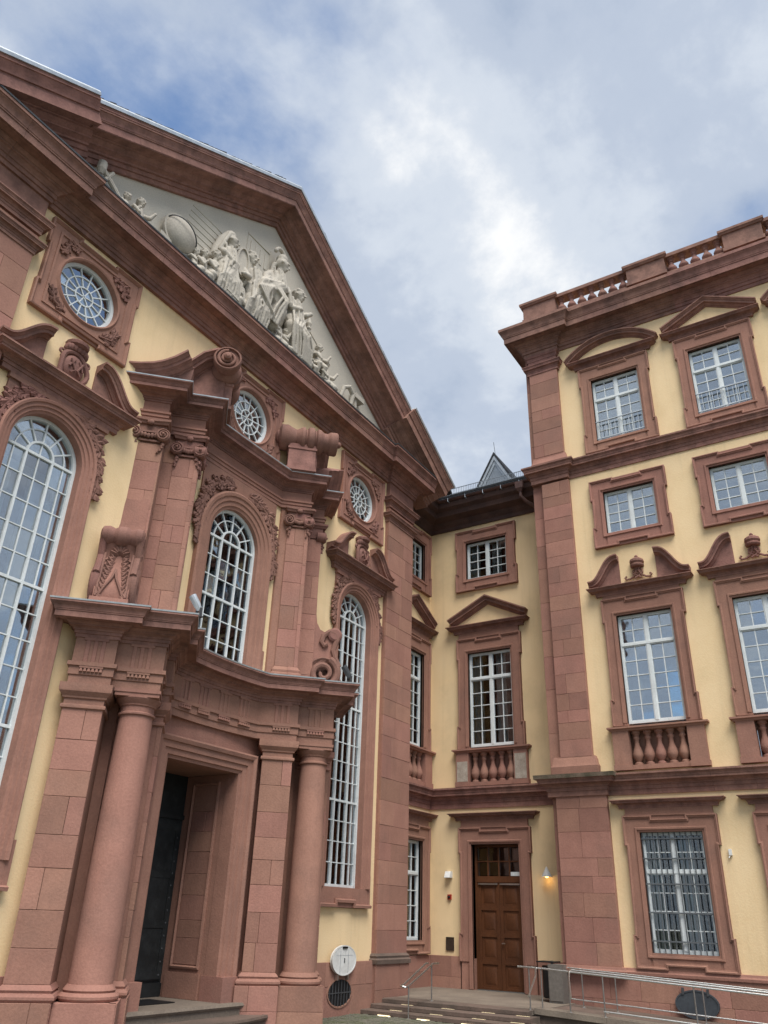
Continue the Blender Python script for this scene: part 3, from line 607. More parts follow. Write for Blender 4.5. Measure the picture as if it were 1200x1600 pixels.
# ================================================================ middle wing (walls M and N)
Wg = thing('wing_building', 'recessed yellow wing with brown double door in the courtyard corner', 'building', (XM, 9.2, 0))
UM = -9.26; UN = 18.95
hM = [(UM-.66, UM+.66, .12, 3.44), (UM-HW, UM+HW, 5.92, 8.55), (UM-.70, UM+.70, 4.95, 5.92), (UM-HW, UM+HW, 10.85, 12.06)]
mb = MB(FM); wall_holes(mb, -YN-.4, -7.0, .85, 12.9, -.4, 0, hM); mk('wall', mb, 'plaster_wing', Wg)
hN = [(UN-HW, UN+HW, 1.2, 3.5), (UN-HW, UN+HW, 5.92, 8.55), (UN-.70, UN+.70, 4.95, 5.92), (UN-HW, UN+HW, 10.85, 12.06)]
mb = MB(FN); wall_holes(mb, 16.5, XM, .85, 12.9, -.4, 0, hN); mk('wall', mb, 'plaster_wing', Wg)
for fr, u0, u1 in ((FM, -YN+.04, -10.28), (FM, -8.24, -7.0), (FN, 17.3, XM-.04)):
    mb = MB(fr); mb.box(u0, u1, -.2, .85, -.4, .02); p = mk('plinth', mb, 'stone', Wg); stones(p, fr, u0, u1, .0, .88, .045, .04, .45, .5)
PMN = [(16.6, -YN), (XM, -YN), (XM, -7.0)]
blocks('string_course', Wg, FW, PMN, string_prof(4.33, 4.84, .26, .1), 'cornice', seed=5)
mb = MB(FW); mb.sweep(PMN, [(-.1, 12.62), (.05, 12.62), (.06, 12.74), (.14, 12.82), (.17, 12.90), (.40, 12.98), (.44, 13.12), (.56, 13.20), (.60, 13.30), (.60, 13.36), (-.1, 13.40)]); mk('eaves_cornice', mb, 'eaves', Wg)
# gutter: half round channel, downpipe with hopper
gp = [(.62+.075*cos(a), 13.42+.075*sin(a)) for a in [pi+pi*i/8 for i in range(9)]]; gp += [(.62+.062*cos(a), 13.42+.062*sin(a)) for a in [2*pi-pi*i/8 for i in range(9)]]
mb = MB(FW); mb.sweep(PMN, gp); gt = mk('gutter', mb, 'gutter', Wg)
mb = MB(FW)
for y in (10.2, 9.6, 9.0, 8.4, 7.8): mb.box(19.40, 19.56, 13.30, 13.34, -y-.012, -y+.012); mb.tube([(19.40, 13.31, -y), (19.395, 13.44, -y)], .012, 6)
mk('gutter_bracket', mb, 'zinc', Wg)
mb = MB(FW); yy = 7.80
mb.add([(19.48+a*.10*s, z, -yy+b*.10*s) for z, s in ((13.36, 1.25), (13.16, 1.15), (13.06, .6)) for a, b in ((-1, -1), (1, -1), (1, 1), (-1, 1))], [(0, 1, 2, 3), (8, 9, 10, 11)]+[(k*4+i, k*4+(i+1) % 4, k*4+4+(i+1) % 4, k*4+4+i) for k in range(2) for i in range(4)]); mk('hopper', mb, 'gutter', Wg)
mb = MB(FW); mb.tube([(19.48, 13.08, -yy), (19.48, 12.92, -yy), (19.58, 12.78, -yy+.1), (19.80, 12.58, -yy+.38), (19.86, 12.42, -7.34), (19.86, 12.2, -7.30), (19.86, .3, -7.30)], .052, 10); mk('downpipe', mb, 'gutter', Wg)
# roof, snow guards, dormer
mb = MB(FW); t = 1.0
mb.add([(19.42, 13.45, -10.5), (19.42, 13.45, -7.0), (24.4, 15.6, -7.0), (24.4, 15.6, -15.5), (14, 13.45, -10.5), (14, 15.6, -15.5)], [(0, 1, 2, 3), (0, 3, 5, 4)]); mk('roof', mb, 'slate', Wg)
mb = MB(FW); mb.sweep([(14, -10.50), (19.42, -10.50), (19.42, -7.0)], [(-.02, 13.46), (.05, 13.44), (.05, 13.50), (-.02, 13.53)]); mk('roof_edge', mb, 'black', Wg)
mb = MB(FW)
for i in range(58):
    y = 7.05+i*.06; mb.box(19.60, 19.608, 13.62, 13.86, -y-.006, -y+.006)
for z in (13.66, 13.84): mb.box(19.595, 19.613, z-.008, z+.008, -10.5, -7.0)
for i in range(46):
    x = 16.9+i*.06; mb.box(x-.006, x+.006, 13.62, 13.86, -10.68, -10.672)
for z in (13.66, 13.84): mb.box(16.8, 19.6, z-.008, z+.008, -10.685, -10.667)
mk('snow_guard', mb, 'zinc', Wg)
mb = MB(FM); du, dz = -9.12, 15.36
D0, D1 = 14.0, -.55
for s in (-1, 1): mb.sweep([(du-.75, D0), (du, dz-.02), (du+.75, D0)], [(0, D1-1.6), (0, D1+.06), (.05, D1+.06), (.05, D1-1.6)], plan=False) if s < 0 else None
dm = mk('dormer', mb, 'slate', Wg)
mb = MB(FM); mb.sweep([(du-.74, D0), (du, dz-.04), (du+.74, D0)], [(-.16, D1-.05), (-.16, D1-.02), (-.09, D1+.0), (-.08, D1+.04), (0, D1+.04), (0, D1-.05)], plan=False); mk('dormer_frame', mb, 'metal_edge', dm)
mb = MB(FM); mb.prism([(du-.62, D0), (du+.62, D0), (du, dz-.24)], D1-.08, D1-.04); mk('dormer_panel', mb, 'zinc', dm)
mb = MB(FM); mb.tube([(du, dz, D1-.1), (du-.05, dz+.55, D1-.1)], .008, 5); mk('lightning_rod', mb, 'iron', Wg)
# windows of the wing
for fr, uc in ((FM, UM), (FN, UN)):
    rect_window(Wg, fr, uc, 5.92, 8.55, HW, 5, 2, .28); surround(Wg, fr, uc, 5.92, 8.55, HW, 5.86, 8.98, 1.0, fr_top=9.2, bottom=False)
    win_balustrade(Wg, fr, uc, 4.90, 5.84, pale=(fr is FM)); hood(Wg, fr, uc, 1.28, 9.16, 9.36, .22); tri_ped(Wg, fr, uc, 1.27, 9.36, 10.22, .24)
    rect_window(Wg, fr, uc, 10.85, 12.06, HW, 4); surround(Wg, fr, uc, 10.85, 12.06, HW, 10.47, 12.46, 1.0)
    hood(Wg, fr, uc, 1.27, 4.02, 4.19, .20)
rect_window(Wg, FN, UN, 1.2, 3.5, HW, 4, 2, .34); surround(Wg, FN, UN, 1.2, 3.5, HW, .9, 3.86, 1.0, fr_top=4.06)
surround(Wg, FM, UM, .20, 3.44, .66, .78, 3.84, 1.01, fr_top=4.06, bottom=False)
mb = MB(FM)
for s in (-1, 1): a, b = sorted((UM+s*.66, UM+s*.98)); mb = MB(FM); mb.box(a, b, .1, .78, -.15, .05); mk('door_base', mb, 'stone', Wg)
# door with transom light
mb = MB(FM); room(Wg, FM, UM-.66, UM+.66, 2.7, 3.44, -.25, .9, 'room_dark')
mb.box(UM-.66, UM-.60, .2, 3.44, -.24, -.14); mb.box(UM+.60, UM+.66, .2, 3.44, -.24, -.14); mb.box(UM-.6, UM+.6, 3.38, 3.44, -.24, -.14); mb.box(UM-.6, UM+.6, 2.56, 2.70, -.24, -.13)
for i in range(1, 4): u = UM-.6+1.2*i/4; mb.box(u-.018, u+.018, 2.70, 3.38, -.22, -.16)
mb.box(UM-.6, UM+.6, 3.03, 3.06, -.215, -.165)
dr = mk('door', mb, 'oak', Wg)
for i in range(4):
    for j in range(2): pane(dr, Wg.location, FM, UM-.45+.3*i, 2.87+.34*j, -.19, .25, .30, 'glass_clear')
for s in (-1, 1):
    lf = MB(FM); a, b = (UM-.60, UM-.004) if s < 0 else (UM+.004, UM+.60); lf.box(a, b, .2, 2.56, -.22, -.185)
    for u0, u1 in ((a, a+.09), (b-.09, b)): lf.box(u0, u1, .2, 2.56, -.19, -.155)
    for i in range(5): z = .2+2.36*i/4; lf.box(a+.09, b-.09, max(.2, z-.05), min(2.56, z+.05), -.19, -.157)
    leaf_ = mk('door_leaf', lf, 'oak', dr)
    for i in range(4):
        z0, z1 = .2+2.36*i/4+.10, .2+2.36*(i+1)/4-.10; pn = MB(FM); x0, x1 = a+.14, b-.14
        pn.add([(x0, z0, -.187), (x1, z0, -.187), (x1, z1, -.187), (x0, z1, -.187), (x0+.06, z0+.06, -.166), (x1-.06, z0+.06, -.166), (x1-.06, z1-.06, -.166), (x0+.06, z1-.06, -.166)], [(0, 1, 5, 4), (1, 2, 6, 5), (2, 3, 7, 6), (3, 0, 4, 7), (4, 5, 6, 7)]); mk('door_panel', pn, 'oak', dr)
    sp_ = MB(FM); sp_.box(a+.03, b-.03, 2.50, 2.535, -.15, -.115); mk('door_closer', sp_, 'steel', dr)
mb = MB(FM); mb.tube([(UM+.06, 1.2, -.14), (UM+.06, 1.2, -.09), (UM+.14, 1.2, -.09)], .014, 6); mk('door_handle', mb, 'steel', dr)
mb = MB(FM); mb.box(UM+.33, UM+.58, 2.71, 2.80, -.155, -.15); mk('paper_notice', mb, 'white_paint', dr)
# ================================================================ palace church
Ch = thing('church_building', 'yellow church front with red stone portal, tall arched windows and sculpted gable', 'building', (XC, DL, 0))
DW = 4.40; UL, UR = XC-DW, XC+DW; AH = .66; AS = 8.06; A0 = 2.21
holes = []
for uc in (UL, UR): holes.append((uc-.90, uc+.90, 1.83, 9.0)); holes.append((uc-.7, uc+.7, 10.65, 12.05))
holes += [(XC-.72, XC+.72, 5.7, 9.05), (XC-.7, XC+.7, 10.65, 12.05), (XC-1.6, XC+1.6, 0, 5.70)]
mb = MB(FL); wall_holes(mb, 3.3, 17.4, .85, 13.0, -.7, 0, holes); mb.box(17.0, 17.4, -.1, 13.0, -3, -.7); mk('wall', mb, 'plaster', Ch)
for a, b in ((2.0, 7.4), (13.72, 17.42)):
    mb = MB(FL); mb.box(a, b, -.3, .84, -.4, .06); p = mk('plinth', mb, 'stone', Ch); stones(p, FL, a, b, -.12, .87, .085, .05, .5, .4)
# giant end pilasters
for s in (-1, 1):
    u0, u1 = sorted((XC+s*5.59, XC+s*6.86)); mb = MB(FL); mb.box(u0+.008, u1-.008, .95, 12.4, -.2, .10); p = mk('giant_pilaster', mb, 'stone', Ch)
    stones(p, FL, u0, u1, .97, 11.25, .13, .06, .47, .7); stones(p, FL, u0, u1, 11.42, 11.62, .13, .06, .3, .3)
    mb = MB(FL); pt = [(u0, -.9), (u0, .13), (u1, .13), (u1, -.9)]
    mb.sweep(pt, string_prof(11.22, 11.46, .13, .1)); mb.box(u0+.003, u1-.003, 11.24, 11.44, -.2, .125); mk('pilaster_capital', mb, 'cornice', Ch)
    mb = MB(FL); mb.sweep(pt, string_prof(11.66, 11.94, .15, .1)); mb.box(u0+.003, u1-.003, 11.68, 12.6, -.2, .122); mk('pilaster_capital', mb, 'cornice', Ch)
    mb = MB(FL); mb.sweep(pt, [(-.1, .80), (.07, .80), (.075, .88), (.04, .91), (.05, .95), (.0, 1.0), (-.1, 1.0)]); mk('pilaster_base', mb, 'step_stone', Ch)
    mb = MB(FL); mb.box(u0-.042, u1+.042, -.1, .80, -.8, .15); p = mk('pilaster_pedestal', mb, 'stone', Ch); stones(p, FL, u0-.05, u1+.05, -.05, .80, .17, .03, .42, .6)
# main cornice
path = [(3.0, -10.27), (4.97, -10.27), (4.97, -10.36), (16.15, -10.36), (16.15, -10.27), (17.44, -10.27), (17.44, -12.4)]
blocks('main_cornice', Ch, FW, path, cornice_prof(12.42, 13.2, .56, .1), 'cornice', seed=6)
mb = MB(FW); mb.sweep(path, [(.0, 13.20), (.575, 13.185), (.58, 13.215), (.1, 13.30), (0, 13.30)]); mk('cornice_flashing', mb, 'iron', Ch)
# gable: tympanum, raking cornice, roof
SLP = .60; ZA = 17.05
mb = MB(FL); mb.prism([(XC-6.9, 13.0), (XC+6.9, 13.0), (XC, ZA+.3)], -.25, .0); mk('tympanum', mb, 'tympanum', Ch)
rk = [(0, -.2), (0, .07), (.10, .075), (.105, .11), (.19, .115), (.195, .16), (.23, .17), (.27, .24), (.275, .27), (.30, .275), (.33, .32), (.37, .36), (.375, .40), (.39, .41), (.395, .58), (.38, .585), (.38, .60), (.56, .60), (.565, .63), (.59, .635), (.64, .65), (.70, .69), (.73, .70), (.735, .72), (.82, .72), (.82, -.2)]
rkp = [(XC-7.6, ZA-SLP*7.6), (XC, ZA), (XC+7.6, ZA-SLP*7.6)]
def clip_rake(sg, d0, d1, dw, dof, nm, mat):
    mb = MB(FL); p = [(XC-d1, ZA-SLP*d1), (XC-d0, ZA-SLP*d0)] if sg < 0 else [(XC+d0, ZA-SLP*d0), (XC+d1, ZA-SLP*d1)]
    mb.sweep(p, [(o+(dof if o > .4 else 0), w+dw if w > 0 else w) for o, w in rk], plan=False); mk(nm, mb, mat, Ch)
blocks('raking_cornice', Ch, FL, [(XC-5.3, ZA-SLP*5.3), (XC, ZA), (XC+5.3, ZA-SLP*5.3)], rk, 'cornice', plan=False, seed=7)
for sg in (-1, 1): clip_rake(sg, 5.2, 7.55, .12, .05, 'raking_cornice', 'cornice')
cs = cos(math.atan(SLP)); sn = sin(math.atan(SLP))
mb = MB(FL); mb.sweep([(XC-5.3, ZA-SLP*5.3), (XC, ZA), (XC+5.3, ZA-SLP*5.3)], [(.82, .60), (.80, .75), (.86, .76), (.90, .74), (.90, .60)], plan=False); mk('rake_flashing', mb, 'metal_edge', Ch)
for sg in (-1, 1):
    mb = MB(FL); d0, d1 = 5.2, 7.6; p = [(XC-d1, ZA-SLP*d1), (XC-d0, ZA-SLP*d0)] if sg < 0 else [(XC+d0, ZA-SLP*d0), (XC+d1, ZA-SLP*d1)]
    mb.sweep(p, [(.87, .7), (.85, .87), (.91, .88), (.95, .86), (.95, .7)], plan=False); mk('rake_flashing', mb, 'metal_edge', Ch)
mb = MB(FL); mb.sweep([(XC-7.75, ZA-SLP*7.75), (XC, ZA), (XC+7.75, ZA-SLP*7.75)], [(.80, -9), (.90, -9), (.93, .68), (.84, .68)], plan=False); mk('roof', mb, 'slate', Ch)
mb = MB(FL); rr = random.Random(5)
for sg in (-1, 1):
    for i in range(58):
        d = .08+i*.13; a, b = d, d+.125; e = rr.uniform(0, .02); s_ = lambda dd, o: (XC+sg*(dd+sn*o), ZA-SLP*dd+cs*o)
        p0, p1 = s_(a, .90), s_(b, .90); p2, p3 = s_(b, .925+e), s_(a, .935+e); mb.prism([p0, p1, p2, p3] if sg > 0 else [p1, p0, p3, p2], .2, .70+rr.uniform(0, .025))
o = mk('roof_slates', mb, 'slate', Ch); o['kind'] = 'stuff'
# engraved background buildings of the relief
mb = MB(FL)
for i in range(9): z = 14.0+.17*i; mb.box(7.75+.03*i, 8.75, z, z+.012, -.01, .012)
for i in range(9): z = 14.1+.17*i; mb.add([(8.75, z-.1, .0), (10.35, z-.65+.05*i, .0), (10.35, z-.638+.05*i, .0), (8.75, z-.088, .0), (8.75, z-.1, .014), (10.35, z-.65+.05*i, .014), (10.35, z-.638+.05*i, .014), (8.75, z-.088, .014)], [(4, 5, 6, 7), (0, 1, 5, 4), (2, 3, 7, 6)])
mb.box(9.7, 9.72, 15.2, 16.1, 0, .015); mb.box(10.5, 10.52, 15.2, 16.2, 0, .015); mb.box(9.7, 10.5, 16.08, 16.11, 0, .02)
for i in range(4): mb.box(9.82+.17*i, 9.90+.17*i, 15.5, 15.95, 0, .018)
mb.box(12.3, 12.33, 13.6, 14.9, 0, .015); mb.prism([(11.9, 15.15), (12.7, 14.72), (12.7, 14.75), (11.9, 15.18)], 0, .02)
mk('relief_engraving', mb, 'tympanum', Ch)
# ---- sculpted figures
def capsule(mb, p, q_, r0, r1, seg=10):
    p, q_ = Vector(p), Vector(q_); d = (q_-p); L = max(d.length, 1e-4); d.normalize()
    path = []; rs = []
    for i in range(5): t = pi/2*(1-i/4); path.append(p-d*r0*sin(t)); rs.append(max(.002, r0*cos(t)))
    for i in range(1, 5): t = pi/2*i/4; path.append(q_+d*r1*sin(t)); rs.append(max(.002, r1*cos(t)))
    mb.tube([tuple(x) for x in path], rs, seg)
def sculpt(chains, name, vox=.02, mat='relief', parent=None, disp=0.0):
    mb = MB(FL)
    for ch in chains:
        for a, b in zip(ch, ch[1:]): capsule(mb, a[:3], b[:3], a[3], b[3])
        if len(ch) == 1: a = ch[0]; capsule(mb, a[:3], (a[0], a[1]+.001, a[2]), a[3], a[3])
    o = mk(name, mb, mat, parent or Ch)
    md = o.modifiers.new('join', 'REMESH'); md.mode = 'VOXEL'; md.voxel_size = vox; md.use_smooth_shade = True
    m2 = o.modifiers.new('soft', 'SMOOTH'); m2.factor = .4; m2.iterations = 1
    return o
def head(x, z, w, r, face=0.0, hair=True):
    """skull, jaw, nose, brow, lips, ears, hair bun; face = turn (-1 left .. 1 right)"""
    fx, fw = sin(face), cos(face); px, pw = cos(face), -sin(face); R_ = r
    def P(a, b, c, rr): return (x+(px*a+fx*c)*R_, z+b*R_, w+(pw*a+fw*c)*R_, rr*R_)
    c = [[P(0, .15, -.05, .95)], [P(0, -.35, .12, .72), P(0, -.72, .30, .42)], [P(0, .12, .86, .13), P(0, -.20, 1.08, .17)], [P(-.42, .26, .80, .15), P(.42, .26, .80, .15)], [P(-.2, -.52, .80, .13), P(.2, -.52, .80, .13)], [P(-.92, -.05, 0, .2)], [P(.92, -.05, 0, .2)], [P(0, -.7, -.1, .5), P(0, -1.5, -.25, .55)]]
    if hair:
        for i in range(9): a = 2*pi*i/9; c.append([P(.72*cos(a), .62+.12*sin(3*a), .72*sin(a)-.15, .36)])
        c.append([P(0, .2, -.9, .55)])
    return c
def figure(hx, hz, w, s, face, torso, hips, knees, feet, arms, extra=(), robe=True, hair=True, name='relief_figure'):
    """body of one relief figure; every limb a chain of (x, z, w, radius)"""
    s *= 1.2; r = .132*s; ch = head(hx, hz, w, r, face, hair); nx, nz = hx-.02*s*sin(face), hz-.25*s
    ch.append([(nx, nz, w-.05*s, .07*s), (torso[0], torso[1], w-.04*s, .17*s), (hips[0], hips[1], w-.02*s, .19*s)])
    sh = [(nx-.19*s, nz-.10*s), (nx+.19*s, nz-.10*s)]; ch.append([(sh[0][0], sh[0][1], w-.05*s, .09*s), (sh[1][0], sh[1][1], w-.05*s, .09*s)])
    for i, a in enumerate(arms):
        (ex, ez, ew), (hx2, hz2, hw2) = a; ch.append([(sh[i][0], sh[i][1], w-.04*s, .085*s), (ex, ez, ew, .065*s), (hx2, hz2, hw2, .042*s)]); ch.append([(hx2, hz2, hw2, .05*s), (hx2+(hx2-ex)*.22, hz2+(hz2-ez)*.22, hw2, .035*s)])
    for i in range(2):
        kx, kz, kw = knees[i]; fx, fz, fw = feet[i]; o = (-.09 if i == 0 else .09)*s
        ch.append([(hips[0]+o, hips[1], w, .145*s), (kx, kz, kw, .10*s), (fx, fz, fw, .06*s)]); ch.append([(fx, fz, fw, .055*s), (fx+.1*s, fz-.03*s, fw+.05*s, .035*s)])
    if robe:
        rr = random.Random(int(hx*100))
        for i in range(2):
            kx, kz, kw = knees[i]; fx, fz, fw = feet[i]
            for j in range(7):
                t = rr.uniform(-1, 1); a = (hips[0]+t*.2*s, hips[1]+rr.uniform(-.05, .12)*s, w+.14*s, .024*s); m = ((kx+fx)/2+t*.18*s, (kz+fz)/2+rr.uniform(-.05, .1)*s, (kw+fw)/2+.10*s, .027*s); b = (fx+t*.16*s, fz-.02*s, fw+.08*s, .024*s)
                ch.append([a, (kx+t*.12*s, kz+rr.uniform(-.08, .06)*s, kw+.10*s, .026*s), m, b])
            ch.append([(kx, kz, kw-.06*s, .15*s), (fx, fz+.05*s, fw-.05*s, .13*s)])
        for j in range(8):
            t = rr.uniform(-1, 1); ch.append([(torso[0]+t*.17*s, torso[1]+.1*s, w+.13*s-.06*s*t*t, .020*s), (torso[0]+t*.19*s+.05*s, (torso[1]+hips[1])/2, w+.16*s-.07*s*t*t, .022*s), (hips[0]+t*.2*s, hips[1], w+.17*s-.06*s*t*t, .022*s)])
    ch += list(extra); return sculpt(ch, name, .014*max(.7, s))
w = .22
# seated helmeted woman in the middle
cr = [[(10.35, 14.75, .22, .28), (10.0, 14.3, .26, .25), (10.25, 13.9, .22, .2)], [(10.5, 14.7, .26, .22), (10.74, 14.3, .3, .2), (10.6, 13.85, .26, .16)]]+[[(10.45-.06*k, 14.85, .42, .026), (10.2-.08*k, 14.55-.05*k, .52, .03), (10.05+.05*k, 14.15-.04*k, .50, .03), (10.25+.06*k, 13.8, .42, .026)] for k in range(6)]+[[(10.62+.17*cos(a), 16.02+.20*sin(a), .24, .055) for a in [2.9-.35*i for i in range(8)]], [(10.72, 15.98, .22, .15)], [(10.55, 15.75, .14, .06), (10.50, 15.45, .12, .05), (10.44, 15.2, .1, .04)], [(10.62, 15.92, .3, .03), (10.9, 15.92, .32, .03)]]
figure(10.73, 15.80, w, 1.15, .9, (10.60, 15.28), (10.42, 14.80), ((10.05, 14.62, .36), (10.72, 14.55, .40)), ((10.05, 13.85, .28), (10.55, 13.80, .32)), [((10.20, 15.05, .26), (10.08, 14.78, .36)), ((10.98, 15.10, .3), (11.06, 14.80, .34))], cr, hair=False)
# man with shield to her left
figure(9.72, 15.14, w, 1.05, .25, (9.84, 14.72), (9.90, 14.28), ((9.80, 13.95, .34), (10.1, 13.9, .34)), ((9.75, 13.45, .26), (10.1, 13.4, .26)), [((9.56, 14.42, .36), (9.38, 14.35, .40)), ((10.12, 14.5, .24), (10.15, 14.22, .3))], [[(9.95, 15.0, .14, .05), (10.05, 14.6, .12, .06), (10.12, 14.2, .1, .06)]])
# veiled woman
vl = [[(9.02, 15.26, .16, .15), (8.86, 15.05, .12, .12), (8.74, 14.72, .1, .10), (8.66, 14.40, .1, .08)], [(8.92, 15.22, .26, .05), (8.80, 14.92, .28, .05), (8.72, 14.6, .24, .05)]]
figure(9.05, 15.08, w, 1.0, .8, (8.98, 14.68), (8.98, 14.22), ((8.85, 13.9, .32), (9.12, 13.9, .32)), ((8.85, 13.4, .26), (9.1, 13.4, .26)), [((8.80, 14.55, .3), (9.02, 14.40, .4)), ((9.22, 14.5, .3), (9.12, 14.2, .36))], vl, hair=False)
# standing figure on the right with torch
figure(11.48, 15.40, w, 1.05, .35, (11.30, 14.95), (11.38, 14.50), ((11.25, 14.25, .36), (11.60, 14.2, .36)), ((11.45, 13.55, .28), (11.80, 13.55, .28)), [((11.15, 14.75, .34), (11.36, 14.82, .42)), ((11.66, 14.88, .34), (11.78, 14.98, .40))], [[(11.30, 14.2, .34, .09), (11.62, 14.1, .36, .10), (11.9, 13.9, .3, .07)]])
# cherubs
def cherub(x, z, s, face, lean=0.0, name='relief_cherub'):
    figure(x, z, w, s, face, (x-.04*s+lean*.3, z-.42*s), (x-.02*s+lean*.6, z-.78*s), ((x-.20*s+lean, z-.98*s, .36), (x+.18*s+lean, z-.95*s, .36)), ((x-.18*s+lean, z-1.38*s, .28), (x+.22*s+lean, z-1.36*s, .28)), [((x-.34*s, z-.55*s, .32), (x-.20*s, z-.75*s, .40)), ((x+.32*s, z-.52*s, .32), (x+.42*s, z-.30*s, .38))], [], robe=False, name=name)
cherub(8.12, 13.98, .5, .5); cherub(9.22, 14.02, .5, -.5); cherub(11.14, 14.02, .5, .6); cherub(12.12, 14.12, .5, -.3); cherub(8.36, 14.14, .62, .2); cherub(8.69, 14.36, .72, .5); cherub(9.54, 14.32, .72, -.3); cherub(10.88, 14.16, .70, .1); cherub(12.46, 14.46, .60, .4); cherub(12.77, 14.16, .66, .2, .08); cherub(6.62, 13.96, .58, .3); cherub(6.30, 13.82, .50, -.2)
# attributes: globe on stand, shield, tablet, torch, anvil and hammer, anchor
mb = MB(FL); mb.ball((7.72, 14.15, .12), .42, 1, 1, .55, 28, 18); mb.sweep(arcpts(7.72, 14.15, .43, 0, 2*pi*35/36, 35), [(-.03, .10), (-.03, .16), (.02, .16), (.02, .10)], closed=True, plan=False); gl_ = mk('relief_globe', mb, 'relief', Ch)
mb = MB(FL); mb.tube([(7.72+.40*cos(a)*.98, 14.15+.40*sin(a)*.25+.16*cos(a)*-1, .12+.30*sin(abs(a))) for a in [pi*i/16 for i in range(17)]], .014, 6); mk('globe_band', mb, 'iron', gl_)
mb = MB(FL); mb.lathe([(.10, -.3), (.05, -.2), (.05, -.1), (.12, 0)], (7.72, 13.66, .12), 'v', 12); mk('globe_stand', mb, 'relief', gl_)
mb = MB(FL); mb.prism([(9.37+.20*cos(a), 14.72+.42*sin(a)) for a in [2*pi*i/24 for i in range(24)]], .18, .30); mb.sweep([(9.37+.20*cos(a), 14.72+.42*sin(a)) for a in [2*pi*i/24 for i in range(24)]], [(0, .2), (0, .34), (.04, .34), (.04, .2)], closed=True, plan=False); mk('relief_shield', mb, 'relief', Ch)
mb = MB(FL); mb.prism([(8.95, 13.55), (9.33, 13.50), (9.38, 14.05), (9.05, 14.15)], .2, .42)
for i in range(5): mb.box(9.02, 9.30, 13.68+.08*i, 13.70+.08*i, .42, .428)
mk('relief_tablet', mb, 'relief', Ch)
mb = MB(FL); mb.lathe([(.035, -.65), (.04, .1), (.07, .14), (.05, .2), (.075, .3), (.05, .38), (.02, .5)], (11.98, 14.62, .2), 'v', 10); mk('relief_torch', mb, 'relief', Ch)
mb = MB(FL); mb.tube([(13.55, 13.7, .16), (13.62, 14.02, .2), (13.80, 14.12, .24), (13.98, 13.98, .24), (13.97, 13.7, .2), (13.9, 13.5, .16)], [.05, .06, .07, .07, .06, .05], 10); mk('relief_horn', mb, 'relief', Ch)
mb = MB(FL); mb.box(14.20, 14.29, 13.3, 14.05, .06, .16); mb.box(14.12, 14.55, 14.03, 14.17, .03, .22); mk('relief_hammer', mb, 'relief', Ch)
mb = MB(FL); mb.tube([(5.62, 14.02, .2), (6.02, 13.72, .22), (6.3, 13.45, .22)], .05, 8); mb.tube([(5.72, 13.62, .2), (5.9, 14.05, .22)], .04, 8); mb.lathe([(.04, -.1), (.09, 0), (.09, .18), (.04, .22)], (5.66, 13.92, .2), 'v', 10); mk('relief_oar', mb, 'relief', Ch)
for i in range(6):
    mb = MB(FL); x = 6.9+.1*i; mb.prism([(x, 13.55), (x+.28, 13.5), (x+.3, 13.78), (x+.02, 13.84)], .05+.03*i, .09+.03*i)
    if i in (0, 3): mk('relief_book', mb, 'relief', Ch)
mb = MB(FL); rr = random.Random(9)
for i in range(46):
    x = 8.2+i*.112; z = 13.62+.10*sin(i*1.7)+rr.uniform(-.05, .05); mb.ball((x, z, .16), rr.uniform(.08, .15), 1.2, .8, 1.0, 10, 7)
mk('relief_ground', mb, 'relief', Ch)
# ---- tall arched side windows
def arch_path(uc, v0, sp, h, n=28): return [(uc-h, v0), (uc-h, sp)]+arcpts(uc, sp, h, pi, 0, n)[1:-1]+[(uc+h, sp), (uc+h, v0)]
ARCH = [(0, -.32), (0, .02), (.035, .03), (.045, .055), (.10, .06), (.11, .085), (.165, .09), (.175, .115), (.215, .125), (.24, .10), (.24, -.32)]
def cartouche(B, fr, uc, z0, s=1.0):
    mb = MB(fr); mb.ball((uc, z0+.34*s, .10), .26*s, .85, 1.05, .45, 20, 12)
    pts = [(uc+.27*s*cos(a)*(1+.12*cos(3*a)), z0+.33*s+.33*s*sin(a), .12) for a in [2*pi*i/26 for i in range(27)]]
    mb.tube(pts, .048*s, 8)
    for sg in (-1, 1):
        mb.spiral((uc+sg*.30*s, z0+.06*s), .10*s, 1.4, .035*s, sg, pi/2, .10); mb.spiral((uc+sg*.27*s, z0+.56*s), .08*s, 1.3, .032*s, -sg, -pi/2, .10)
        mb.tube([(uc+sg*.12*s, z0+.46*s, .21), (uc+sg*.02, z0+.25*s, .235), (uc+sg*.10*s, z0+.18*s, .22)], .02*s, 6); mb.tube([(uc+sg*.04*s, z0+.47*s, .21), (uc+sg*.14*s, z0+.30*s, .21)], .018*s, 6)
    for i in range(9): a = pi*i/8; mb.ball((uc+.19*s*cos(a), z0+.70*s+.05*s*sin(a), .10+.06*sin(a)), .06*s, 1, 1.3, 1, 8, 6)
    mb.lathe([(.14*s, 0), (.20*s, .04*s), (.21*s, .10*s), (.15*s, .15*s), (.05*s, .17*s)], (uc, z0+.76*s, .09), 'v', 14)
    return mk('cartouche', mb, 'carved', B)
